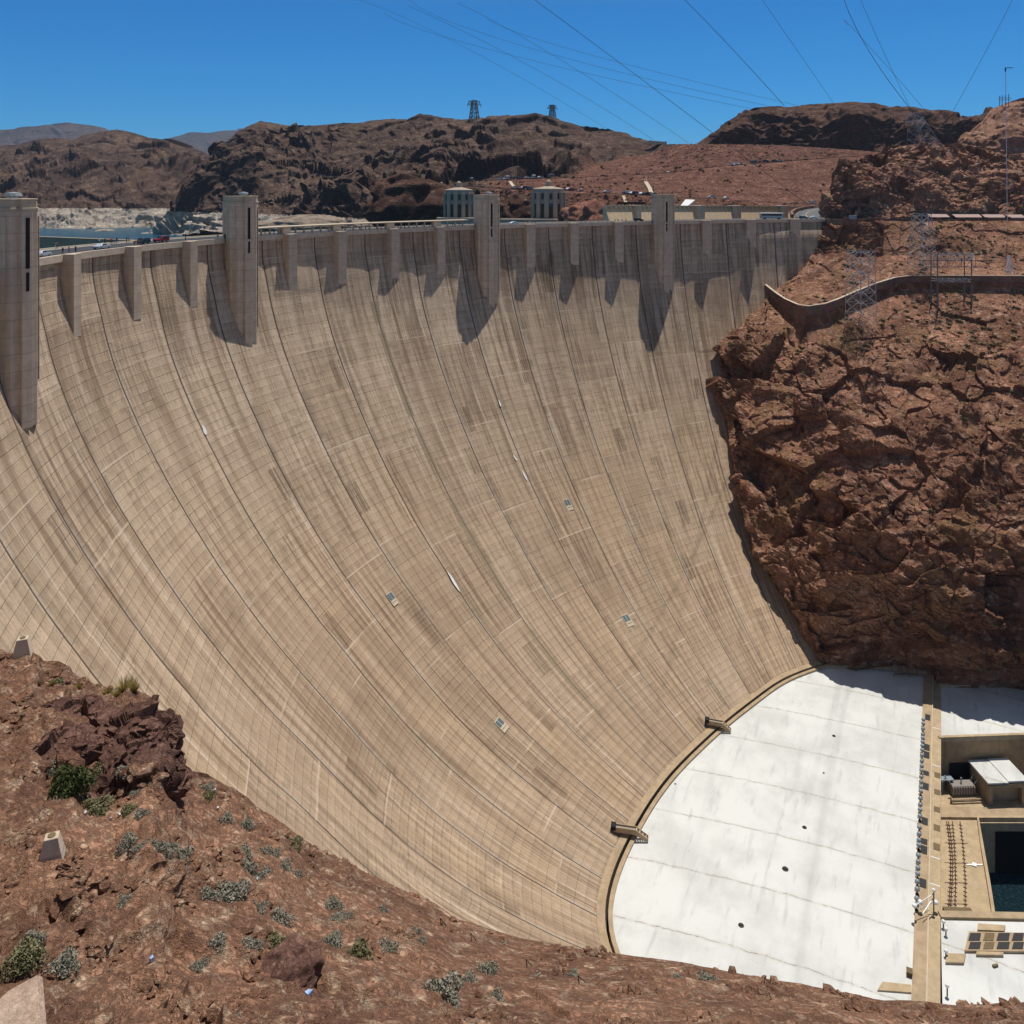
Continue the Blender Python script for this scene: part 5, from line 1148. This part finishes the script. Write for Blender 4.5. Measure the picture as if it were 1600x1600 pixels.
# right edge pole, H frames
g=empty('cable_pole',tuple(PD(1574,345,398))); tag(g,'very thin white pole with a small bracket standing at the right edge','pole')
m=MB(); m.bar((0,0,0),PD(1571,106,398)-PD(1574,345,398),.16,6); m.build('shaft',M_WHITE,g); t_=PD(1571,106,398)-PD(1574,345,398); m=MB(); m.bar(t_,t_+np.array([*RT,0])*3.5,.22); m.bar(t_,t_-np.array([0,0,1.8]),.35); m.build('bracket',M_DARK,g)
g=empty('h_frame_pole',tuple(PD(1567,166,640))); tag(g,'cluster of dark H frame power poles on the red bluff at the right edge','power poles')
m=MB(); 
for du in(-5,-1,4,9): a=PD(1567+du,167,640)-PD(1567,166,640); m.bar(a,a+np.array([0,0,9.+du*.1]),.3)
m.bar((PD(1560,153,640)-PD(1567,166,640)),(PD(1580,153,640)-PD(1567,166,640)),.22); m.bar((PD(1560,156,640)-PD(1567,166,640)),(PD(1580,156,640)-PD(1567,166,640)),.22); m.build('frame',M_PYL,g)
def cable(pts_,r,label):
    P_=[PD(*p) for p in pts_]; 
    if len(P_)==3:
        a,b_,c=P_; ts=np.linspace(0,1,26); P_=[ (1-t)*(1-t)*a+2*t*(1-t)*(2*b_-(a+c)/2)+t*t*c for t in ts]
    else: P_=[P_[0]+(P_[1]-P_[0])*t for t in np.linspace(0,1,2)]
    m=MB()
    for i in range(len(P_)-1):
        m.bar(P_[i],P_[i+1],r*(np.linalg.norm(np.array(P_[i])[:2]-[CX,CY])),5,0,r*(np.linalg.norm(np.array(P_[i+1])[:2]-[CX,CY])))
    tag(m.build('power_cable',M_CABLE),label,'cable','power cables across the sky')
cable([(800,-25,150),(1020,137,260),(1262,320,440)],.00030,'thick cable crossing the saddle and running down to the spillway wall')
cable([(1035,-30,150),(1140,72,300),(1226,166,600)],.00030,'thick cable ending above the left part of the mesa')
cable([(1310,-28,150),(1368,96,300),(1428,177,462)],.00030,'thick cable dropping to the leaning pylon on the outcrop')
cable([(1180,-15,200),(1250,85,400),(1303,162,1150)],.00018,'faint cable ending above the middle of the mesa')
cable([(1335,-40,200),(1380,80,400),(1422,168,1150)],.00018,'faint cable just right of the thickest right hand cable')
cable([(1325,40,300),(1390,108,400),(1447,174,1150)],.00018,'faint slanting cable crossing the one beside the thickest right cable')
cable([(1590,-20,300),(1535,90,450),(1487,177,1100)],.00018,'faint cable leaning the other way near the right edge')
cable([(600,20,300),(880,106,600),(1174,170,1100)],.00016,'lowest of three long shallow cables crossing to the mesa')
cable([(640,0,300),(919,100,600),(1198,165,1100)],.00016,'middle one of three long shallow cables crossing to the mesa')
cable([(760,25,300),(977,100,600),(1247,165,1100)],.00016,'upper one of three long shallow cables crossing to the mesa')
cable([(640,10,300),(890,138,600),(1022,219,1100)],.00018,'faint steep cable ending on the saddle beside the pale building')
cable([(715,5,300),(925,124,600),(1077,224,1100)],.00018,'faint steep cable ending right of the pale building on the saddle')
cable([(560,0,300),(790,108,600),(951,203,1100)],.00014,'faint steep cable ending on the descending right end of the ridge')
# ================================================================== PEOPLE
def person_mesh(pose,top,leg,hat=None):
    J=dict(p=(0,0,.95),s=(0,0,1.25),c=(0,0,1.42),n=(0,0,1.52),h=(0,.01,1.64),h2=(0,.0,1.72))
    sp=.11
    st={'stand':(0,0),'walk':(.22,-.22),'lean':(.05,.05)}[pose]; ar={'stand':(.03,.05),'walk':(-.2,.22),'lean':(.3,.32)}[pose]
    for s,nm2,k in((-1,'l',0),(1,'r',1)):
        J['hip'+nm2]=(s*.1,0,.92); J['kn'+nm2]=(s*sp,st[k]*.5+.02,.5); J['an'+nm2]=(s*sp,st[k],.09); J['ft'+nm2]=(s*sp,st[k]+.15,.03)
        J['sh'+nm2]=(s*.19,0,1.42); J['el'+nm2]=(s*.24,ar[k]*.5-.02,1.14); J['ha'+nm2]=(s*.22,ar[k]+.05,.90 if pose!='lean' else 1.08)
    keys=list(J); ed_=[('p','s'),('s','c'),('c','n'),('n','h'),('h','h2')]
    for q in'lr': ed_+=[('p','hip'+q),('hip'+q,'kn'+q),('kn'+q,'an'+q),('an'+q,'ft'+q),('c','sh'+q),('sh'+q,'el'+q),('el'+q,'ha'+q)]
    R=dict(p=.15,s=.14,c=.15,n=.055,h=.1,h2=.085,hip=.1,kn=.065,an=.045,ft=.04,sh=.07,el=.045,ha=.04)
    me=bpy.data.meshes.new('person'); me.from_pydata([J[k_] for k_ in keys],[(keys.index(a),keys.index(b_)) for a,b_ in ed_],[])
    o=bpy.data.objects.new('person_build',me); COL.objects.link(o); md=o.modifiers.new('s','SKIN'); sv=me.skin_vertices[0].data
    for i,k_ in enumerate(keys):
        r_=R.get(k_) or R.get(k_[:-1]); sv[i].radius=(r_,r_*.8); sv[i].use_root=(k_=='p')
    o.modifiers.new('b','SUBSURF').levels=1
    dg=bpy.context.evaluated_depsgraph_get(); nm3=bpy.data.meshes.new_from_object(o.evaluated_get(dg)); bpy.data.objects.remove(o)
    nm3.materials.clear()
    for m_ in(M_SKIN,top,leg,M_HAIR,M_SHOE): nm3.materials.append(m_)
    for f in nm3.polygons:
        z=f.center.z; x=abs(f.center.x); f.use_smooth=True
        f.material_index=4 if z<.1 else 2 if z<.95 and x<.2 else 1 if z<1.48 and (z>1.1 or x<.19) else 0 if z<1.64 and f.center.y>-.02 else 3 if z>1.5 else 0
    return nm3
M_SKIN=plain('skin',(.5,.3,.22),.6,.3,var=.05); M_HAIR=plain('dark_hair',(.04,.025,.02),.8,.2); M_SHOE=plain('dark_shoes',(.03,.03,.03),.7,.2)
CLO={'white':(.75,.75,.75),'red':(.5,.04,.04),'blue':(.05,.12,.4),'black':(.02,.02,.02),'teal':(.05,.3,.32),'orange':(.6,.2,.05),'pink':(.6,.25,.3),'green':(.1,.3,.08)}
CM={k_:plain(k_+'_cloth',v_,.85,.1,var=.1) for k_,v_ in CLO.items()}
PM={}
def person(u_,dr,pose,top,leg,label,rz,group=None):
    k_=(pose,top,leg)
    if k_ not in PM: PM[k_]=person_mesh(pose,CM[top],CM[leg])
    o=bpy.data.objects.new('person',PM[k_]); COL.objects.link(o); put_crest(o,u_,dr,rz,-.22 if dr<5.6 or dr>16.2 else -.35); tag(o,label,'person',group); return o
person(54,4.2,'walk','black','red','person in black top at the foot of the nearest crest tower',1.5)
person(87,17.,'stand','teal','white','person in teal top and pale trousers on the far pavement near the left cars',.4)
person(89,17.5,'stand','orange','black','person in orange top on the far pavement right beside the teal one',2.4)
person(98,4.6,'walk','black','black','person all in black on the near pavement left of the first pilaster',1.4)
person(108,4.8,'walk','pink','blue','person in pink top and blue trousers above the first pilaster',1.6)
person(118,4.2,'lean','black','black','person in black leaning at the wall above the first pilaster',2.9)
person(155,17.4,'stand','white','black','person in white top on the far pavement left of the group',.4)
person(164,17.6,'walk','black','black','person in black on the far pavement just left of the group',1.2)
for i,(u_,t_,l_,lb_) in enumerate(((173.5,'red','black','person in red at the left of the far pavement group'),(176.5,'blue','black','person in blue at the centre left of the far pavement group'),(179.5,'pink','blue','person in pink at the centre right of the far pavement group'),(182.5,'black','blue','person in black top at the right of the far pavement group'))): person(u_,16.9+.2*i,'stand',t_,l_,lb_,.5*i,'group of people on the far pavement')
person(198,16.8,'stand','black','black','person in black standing left of the person in red before the black car',.3)
person(201.5,17.2,'stand','red','black','person in red top standing before the black car on the far pavement',.9)
person(212.5,4.6,'walk','orange','white','person in orange top on the near pavement above the second pilaster',1.5)
person(290,4.4,'stand','black','black','person in black on the near pavement above the third pilaster',.4)
person(340.5,4.4,'walk','red','black','person in red top on the near pavement left of the canopy tower',1.6)
cols_=['red','blue','black','white','pink','teal','orange','green']
for i in range(26):
    u_=412+i*12.2+RNG.rand()*5; t_=cols_[i%8]; l_=['black','blue','white'][i%3]
    person(u_,3.95 if i%3 else 4.9,['stand','walk','lean'][i%3],t_,l_,f'person in {t_} under the canopy, {ORD[i if i<20 else 25-i]} from its {"left" if i<20 else "right"} end',RNG.rand()*6,'people under the crest canopy')
for i,u_ in enumerate([824,828,832,837,886,890,898,903,908,915,922,935,949,961,966,972,978]):
    t_=cols_[(i*3)%8]; l_=['black','blue'][i%2]; person(u_,4.2+(i%3)*.4,['stand','walk'][i%2],t_,l_,f'person in {t_} on the crest pavement, {ORD[i]} from the left after the canopy',RNG.rand()*6,'people on the pavement between the right crest towers')
# ================================================================== FOREGROUND OBJECTS
def unit_leaves(n,seed,flat=.6,leafs=.09,blade=False):
    r=np.random.RandomState(seed); V=[];Fc=[]
    for i in range(n):
        d=r.normal(size=3); d/=np.linalg.norm(d); d[2]=abs(d[2]); rad=.35+.65*r.rand()**.6; rad*=1+.25*math.sin(3*math.atan2(d[1],d[0])+seed)
        c=np.array([d[0],d[1],d[2]*flat])*rad*.5
        if blade:
            b0=np.array([d[0]*.12,d[1]*.12,0]); tip=np.array([d[0]*.45,d[1]*.45,.25+.35*r.rand()]); s=np.array([-d[1],d[0],0])*.012; k=len(V); V+= [b0-s,b0+s,tip]; Fc.append((k,k+1,k+2)); continue
        a=r.normal(size=3); a/=np.linalg.norm(a); b_=np.cross(a,r.normal(size=3)); b_/=np.linalg.norm(b_); l=leafs*(.6+.8*r.rand()); k=len(V); V+=[c-a*l-b_*l*.4,c+a*l-b_*l*.3,c+a*l*.8+b_*l*.4,c-a*l*.8+b_*l*.4]; Fc.append((k,k+1,k+2,k+3))
    me=bpy.data.meshes.new('foliage'); me.from_pydata([tuple(x) for x in V],[],Fc); return me
def twigs(seed,n=14):
    r=random.Random(seed); m=MB()
    for i in range(n):
        a=r.random()*6.28; l=.25+.22*r.random(); e=(math.cos(a)*l,math.sin(a)*l,.08+.25*r.random()); m.bar((0,0,-.05),e,.012,4,0,.004)
    return m
def shrub_proto(mat,seed,n=1300,flat=.7,leafs=.04,blade=False):
    me=unit_leaves(n,seed,flat,leafs,blade); me.materials.append(mat); tm=twigs(seed); t=bpy.data.meshes.new('twigs'); t.from_pydata(tm.v,[],tm.f); t.materials.append(M_TWIG); return me,t
SP={'grey':shrub_proto(M_LGREY,1),'grey2':shrub_proto(M_LGREY,2,1000,.5),'green':shrub_proto(M_LGRN,3,3000,.85,.035),'olive':shrub_proto(M_LOLV,4),'grass':shrub_proto(M_LYEL,5,420,.8,.03,True)}
def shrub(u_,v_,wpx,kind,label,group='desert shrubs on the foreground rock'):
    p=on_fg(u_,v_); D=(p[:2]-[CX,CY])@FW; w_=wpx*D/F*1.45; g=empty('grass_tuft' if kind=='grass' else 'desert_shrub',(p[0],p[1],p[2]-.03),random.random()*6.28); g.scale=(w_,w_,w_*(.9 if kind!='green' else 1.1)); tag(g,label,'grass' if kind=='grass' else 'shrub',group)
    f,t=SP[kind]; mesh_obj('foliage',f,None,g); mesh_obj('twigs',t,None,g); return g
SHR=[(103,1243,44,'green','large dark green bush, biggest in the foreground'),(145,1274,34,'olive','pale olive bush just below right of the large dark bush'),(75,1203,26,'grey','grey shrub above left of the large dark bush'),
(205,1275,20,'olive','olive shrub level with the pale olive bush further right'),(222,1282,18,'grey','grey shrub right of the small olive shrub below the dark cliff'),(205,1204,26,'grey','grey shrub at the foot of the dark rock face'),(160,1205,22,'olive','olive shrub at the foot of the dark rock face, left'),(148,1225,16,'grey2','small grey shrub right of the large dark bush'),
(214,1244,14,'grey2','small grey shrub above the pair right of the dark bush'),(320,1257,16,'olive','small olive shrub right of centre below the cliff corner'),(322,1236,16,'grey2','small grey shrub below the cliff corner'),(350,1288,18,'grey','grey shrub near the crest of the slope below the cliff corner'),(385,1293,18,'grey','grey shrub hugging the slope edge'),
(200,1318,26,'grey','grey shrub patch below the stake, upper part'),(216,1330,20,'grey2','grey shrub patch below the stake, lower part'),(246,1322,24,'grey','left half of the paired grey shrubs above the pink litter'),(262,1328,24,'grey2','right half of the paired grey shrubs above the pink litter'),(281,1342,26,'grey','grey shrub below right of the pink litter'),(277,1363,24,'grey','grey shrub on the rim of the boulder hollow'),
(381,1331,24,'grey','grey shrub left of the round pair on the red slope'),(413,1334,17,'grey','left one of the round pair of grey shrubs'),(427,1334,18,'grey2','right one of the round pair of grey shrubs'),(388,1353,22,'grey','grey shrub under the round pair, left'),(404,1364,20,'grey2','grey shrub under the round pair, lower left'),(416,1362,16,'grey','grey shrub under the round pair, lower right'),(445,1354,22,'grey2','grey shrub right of the lower cluster'),(462,1371,14,'grey2','small grey shrub at the end of the lower cluster'),(458,1322,22,'olive','olive shrub high on the slope edge'),
(324,1404,24,'grey','grey shrub left of the large oval one on the pale band'),(358,1406,38,'grey','large oval grey shrub on the pale band'),(194,1415,20,'grey2','grey shrub alone left of the boulder crack'),(402,1427,20,'grey2','grey shrub right of the large oval one'),(436,1443,30,'grey2','lilac grey shrub at the right of the boulder'),
(337,1484,26,'grey','grey shrub left of the dark boulder'),(316,1498,20,'grey2','low grey shrub below left of the dark boulder'),(387,1494,24,'grey','grey shrub on top left of the dark boulder'),(432,1476,26,'olive','olive tuft on top of the dark boulder'),(98,1515,36,'grey','grey shrub near the lower left corner'),(38,1502,44,'olive','yellow flowering bush at the lower left edge'),(48,1478,26,'grey2','olive grey bush above the yellow one at the left edge'),
(520,1414,22,'grey','grey shrub on the red slope, left of three in line'),(541,1427,16,'grey2','grey shrub on the red slope, middle of three in line'),(524,1440,22,'grey2','grey shrub patch under the three in line'),(519,1476,24,'grey','grey shrub at the left bottom of the red slope'),(606,1484,24,'grey2','grey shrub beside the pale band, lower middle'),(559,1497,30,'olive','olive and grey shrub patch in the lower middle'),(598,1428,14,'grey2','tiny grey shrub near the long crack'),(648,1459,12,'grey2','tiny grey shrub above the twigs'),(656,1478,14,'grey2','tiny grey shrub beside the twigs'),
(763,1520,24,'grey','grey shrub on the right red slope'),(694,1560,44,'grey','big silvery shrub at the bottom edge'),(733,1533,20,'grey2','dark grey shrub on the pale band'),(775,1553,22,'grey2','grey shrub at the end of the pale band'),(895,1526,18,'grey2','small grey shrub far right on the red slope'),(1062,1535,16,'grey','small shrub left of the big right shrub on the right slope'),(1105,1537,22,'grey','grey shrub on the right slope near the white roof'),
(197,1082,30,'grass','big yellow grass tuft on the cliff top edge'),(212,1088,20,'grass','yellow grass tuft right on the cliff top corner'),(222,1118,18,'grass','yellow grass tuft hanging on the cliff corner'),(165,1092,18,'grass','yellow grass on the cliff top, middle'),(178,1100,14,'grass','yellow grass below the middle tuft on the cliff top'),(120,1080,12,'grass','small yellow grass at the left of the cliff top'),(60,1071,10,'grass','small yellow grass left of the pale stone patch'),(78,1080,10,'grass','tiny yellow grass beside the pale stone patch'),(90,1066,16,'olive','olive shrub on the cliff top near the left'),(148,1078,10,'grass','tiny yellow grass at the cliff top rim')]
for q in SHR: shrub(*q)
def monument(u_,vb,hpx,label):
    p=on_fg(u_,vb); D=(p[:2]-[CX,CY])@FW; h=hpx*D/F; g=empty('concrete_marker',(p[0],p[1],p[2]-.05),-HD+.35); tag(g,label,'marker','concrete marker blocks')
    w_=h*.5; m=MB(); m.prism([(-w_,-w_*.8),(w_,-w_*.8),(w_,w_*.8),(-w_,w_*.8)],0,h,top=[(-w_*.55,-w_*.45),(w_*.55,-w_*.45),(w_*.55,w_*.45),(-w_*.55,w_*.45)]); m.build('block',M_PIL,g,bevel=.02*h)
    m=MB(); m.lathe((0,0,h),[(w_*.32,0),(w_*.32,.03),(w_*.2,.04)],14); m.build('brass_disc',M_BRHATCH,g)
monument(80,1345,36,'tapered concrete marker block with a round disc, standing on open rock'); monument(36,1022,27,'tapered concrete marker block on the rock rim at the left edge')
def bar_on(pts_,r,lab,mat=None):
    P_=[on_fg(a,b_)+np.array([0,0,h_]) for a,b_,h_ in pts_]; m=MB()
    for i in range(len(P_)-1): m.bar(P_[i],P_[i+1],r,6)
    tag(m.build('iron_bar',mat or M_RUST),lab,'iron bar','iron bars in the foreground rock')
bar_on([(87,1363,.0),(90,1363,.15),(117,1370,.15),(116,1372,0)],.05,'upper one of two rusty iron staples below the marker block')
bar_on([(87,1379,.0),(90,1378,.15),(121,1383,.15),(120,1385,0)],.05,'lower one of two rusty iron staples below the marker block')
bar_on([(199,1336,0),(199,1336,.4),(211,1343,.15)],.04,'bent dark iron pin left of the boulder hollow')
for a,b_,l in((736,1470,'bent twig like iron pin on the red slope, upper left of three'),(823,1515,'thin bent pin on the red slope, middle of three'),(905,1535,'thin bent pin on the red slope by the small shrub'),(982,1552,'thin bent pin at the bottom edge of the slope'),(1195,1540,'thin forked pin on the right slope near the white roof'),(688,1447,'tiny pin on the slope above the red rock')):
    bar_on([(a,b_,0),(a-1,b_,.45),(a+9,b_+3,.12)],.025,l)
def litter(u_,v_,c,lab,s=.16):
    s*=.42
    p=on_fg(u_,v_); m=MB(); r=random.Random(int(u_))
    m.add([(p[0]+(-s if k&1 else s)*(.6+r.random()*.5),p[1]+(-s if k&2 else s)*(.6+r.random()*.5),p[2]+.03+(.0 if k&4 else .14)*(.5+r.random())) for k in(4,5,7,6,0,1,3,2)],[(0,1,2,3),(4,5,6,7),(0,1,5,4),(1,2,6,5),(2,3,7,6),(3,0,4,7)])
    tag(m.build('litter',c),lab,'litter','scraps of litter on the foreground rock')
M_LB=plain('pale_blue_plastic',(.35,.5,.75),.4,.4); M_LW=plain('white_paper_scrap',(.55,.55,.56),.6,.2); M_LP=plain('pink_paper_scrap',(.75,.5,.5),.6,.2)
litter(240,1492,M_LB,'crumpled light blue bag in the lower left',.22); litter(482,1555,M_LB,'flattened clear plastic bag near the bottom edge',.35); litter(713,1526,M_LB,'blue scrap on the pale band')
litter(130,1280,M_LW,'white scrap under the pale olive bush'); litter(169,1291,M_LW,'white scrap below the olive bush, right'); litter(266,1335,M_LP,'pink cloth scrap between two grey shrubs',.25); litter(94,1094,M_LW,'white scrap on the cliff top'); litter(331,1244,M_LW,'white scrap below the cliff corner'); litter(404,1374,M_LW,'white scrap under the shrub cluster'); litter(76,1197,M_LW,'white scrap on the upper left shrub',.2); litter(337,1273,M_LW,'white scrap on the mid slope'); litter(189,1284,M_LW,'white scrap between the olive shrubs')
# dark boulder in the lower left
def boulder(u_,v_,s,lab,seed,mat,dz=0):
    p=on_fg(u_,v_); o=rockpile('boulder',p+np.array([0,0,dz]),s,mat,seed,n=60); tag(o,lab,'boulder')
M_BLD=rock('dark_boulder_rock',(.22,.12,.092),(.12,.065,.052),(.38,.22,.165),S=6,bumpd=.3,varn=.3,crk=.5)
boulder(452,1520,(1.5,1.3,1.1),'big dark purple brown boulder near the bottom, left of centre',41,M_BLD,-.1)
def crag_pile(u_,v_,s,seed):
    p=on_fg(u_,v_); A=Noise(seed); th=np.linspace(0,math.pi,90); ph_=np.linspace(0,2*math.pi,180); T,Ph=np.meshgrid(th,ph_,indexing='ij')
    Q=np.stack([np.sin(T)*np.cos(Ph),np.sin(T)*np.sin(Ph),np.cos(T)],-1); W=Q*np.array(s)
    h1,_=A.facet(W/1.6+seed); h2,_=A.facet(W/.55+seed); P_=W+Q*(h1*.75+h2*.22+.35*ledges(A,W,.9,(.2,-.3,.93)))[...,None]*smooth(T,0,.15)[...,None]*smooth(math.pi-T,0,.15)[...,None]+p-[0,0,s[2]*.45]; P_[:,-1]=P_[:,0]
    return tag(grid('dark_crag',P_,M_BLD),kind='structure')
for a_ in((118,1118,(2.6,2.2,1.5),81),(165,1150,(3.2,2.2,2.0),82),(212,1150,(2.6,2.4,2.2),83),(243,1165,(1.6,2.2,2.2),84),(255,1200,(1.6,1.5,1.2),85),(190,1195,(2.4,1.8,1.2),86),(95,1165,(2.0,1.6,1.0),87)): crag_pile(*a_)
boulder(250,1378,(1.1,1.0,.9),'rounded red boulder beside the hollow above the crack',43,M_ROCKF,-.2)
# pale ledge in the lower left corner
m=MB(); q=[PD(-60,1500,19),PD(10,1540,20),PD(66,1592,20.5),PD(74,1640,19),PD(-60,1700,17)]; m.prism([(a[0],a[1]) for a in q],q[1][2]-1.6,q[1][2]-.05); tag(m.build('pale_ledge',rock('pale_ledge_stone',(.50,.37,.28),(.40,.28,.21),(.58,.46,.36),S=5,bumpd=.12,crk=.2,varn=.2),bevel=.12),'smooth pale concrete ledge in the lower left corner','ledge')
# scrub dotted over the cliff bench and the outcrop
def scatter(name,P_,n,size,mat,seed,sel_=None):
    r=np.random.RandomState(seed); nv,nu_=P_.shape[:2]; V=[];Fc=[]
    base=unit_leaves(26,seed,.75,.2); bv=np.array([v.co[:] for v in base.vertices]); bf=[tuple(f.vertices) for f in base.polygons]
    cnt=0
    while cnt<n:
        i,j=r.randint(2,nv-2),r.randint(5,nu_-2); p=P_[i,j]; 
        if sel_ and not sel_(p,i,j,r): 
            continue
        nz=np.cross(P_[i+1,j]-P_[i-1,j],P_[i,j+1]-P_[i,j-1]); nz=abs(nz[2])/(np.linalg.norm(nz)+1e-9)
        if nz<.45: cnt+=.05; continue
        s=size*(.5+r.rand()); k=len(V); V+= (bv*s+p).tolist(); Fc+=[tuple(k+q_ for q_ in f) for f in bf]; cnt+=1
    me=bpy.data.meshes.new(name); me.from_pydata(V,[],Fc); o=mesh_obj(name,me,mat); tag(o,'small olive desert scrub dotted over '+name.replace('_scrub','').replace('_',' '),'scrub',kind='stuff')

scatter('cliff_bench_scrub',P_CW,420,1.5,M_LOLV,51,lambda p,i,j,r: (vlist[i]<560 or r.rand()<.06) and NZ.perlin(p[None]/22.)[0]>-.05)
scatter('outcrop_scrub',P_OC,110,1.6,M_LOLV,52)
scatter('hillside_scrub',P_H,260,2.2,M_LGRN,53,lambda p,i,j,r: i<150 and j>500)
scatter('foreground_scrub',P_F,50,.25,M_LGREY,54,lambda p,i,j,r: 6<i<260 and 60<j<1000)
bpy.data.meshes.remove(me) if False else None
for o in bpy.data.objects:
    if 'label' in o and len(o['label'].split())>16: print('LONG',o.name,o['label'])
# wall of the approach beyond the road, at the left
a=[PD(40,368.8,254),PD(147,373,240),PD(214,375.6,232)]
m=MB(); m.sweep(resample(a,4),[(0,-6),(0,0),(-1.6,0),(-1.6,-6)]); tag(m.build('approach_wall',M_TAN),'long brown topped approach wall beyond the leftmost cars, with the lake behind it','wall')
# loose stones
def stones(name,P_,n,s0,s1,mat,seed,lab,sel_):
    r=np.random.RandomState(seed); nv,nu_=P_.shape[:2]; V=[];Fc=[]; ico=[]
    bm=bmesh.new(); bmesh.ops.create_icosphere(bm,subdivisions=1,radius=1); bv=np.array([v.co[:] for v in bm.verts]); bf=[tuple(v.index for v in f.verts) for f in bm.faces]; bm.free()
    vars_=[bv*(.55+.75*r.rand(len(bv),1))*np.array([1,.8,.55]) for _ in range(12)]
    while n>0:
        i,j=r.randint(2,nv-2),r.randint(5,nu_-2)
        if not sel_(P_[i,j],i,j,r): continue
        z=s0+(s1-s0)*r.rand()**4; t=r.rand()*6.28; c,s_=math.cos(t),math.sin(t); q=vars_[r.randint(12)]*z; q=q@np.array([[c,s_,0],[-s_,c,0],[0,0,1]]); k=len(V); V+=(q+P_[i,j]+[0,0,z*.2]).tolist(); Fc+=[tuple(k+a_ for a_ in f) for f in bf]; n-=1
    me=bpy.data.meshes.new(name); me.from_pydata(V,[],Fc); tag(mesh_obj(name,me,mat),lab,None,kind='stuff')
SN=Noise(63)
stones('foreground_stones',P_F,3800,.035,.42,M_ROCKF,71,'loose red brown stones scattered over the foreground slope',lambda p,i,j,r: 5<i<300 and 40<j<1040 and SN.perlin(p[None]/3.)[0]>-.02+.2*r.rand()+(.22 if j>340 else 0))
stones('bench_stones',P_CW,1300,.2,.95,M_ROCKB,72,'loose blocks scattered over the cliff bench below the road',lambda p,i,j,r: vlist[i]<600 and SN.perlin(p[None]/12.)[0]>-.05)
stones('hillside_stones',P_H,2200,.5,2.4,M_MESA,73,'dark blocks strewn over the hillside',lambda p,i,j,r: SN.perlin(p[None]/70.)[0]>.02)
# ================================================================== AIR
m=MB(); m.box((1500,3500,330),(26000,26000,1120)); hz=m.build('haze',None); hz.data.materials.clear()
hm=bpy.data.materials.new('pale_air'); hm.use_nodes=True; ht=hm.node_tree; ht.nodes.clear(); ho=ht.nodes.new('ShaderNodeOutputMaterial'); hv=ht.nodes.new('ShaderNodeVolumePrincipled')
hv.inputs['Color'].default_value=(.62,.76,1,1); hv.inputs['Density'].default_value=3.2e-5; hv.inputs['Anisotropy'].default_value=.2
ht.links.new(hv.outputs[0],ho.inputs['Volume']); hz.data.materials.append(hm); tag(hz,kind='stuff')
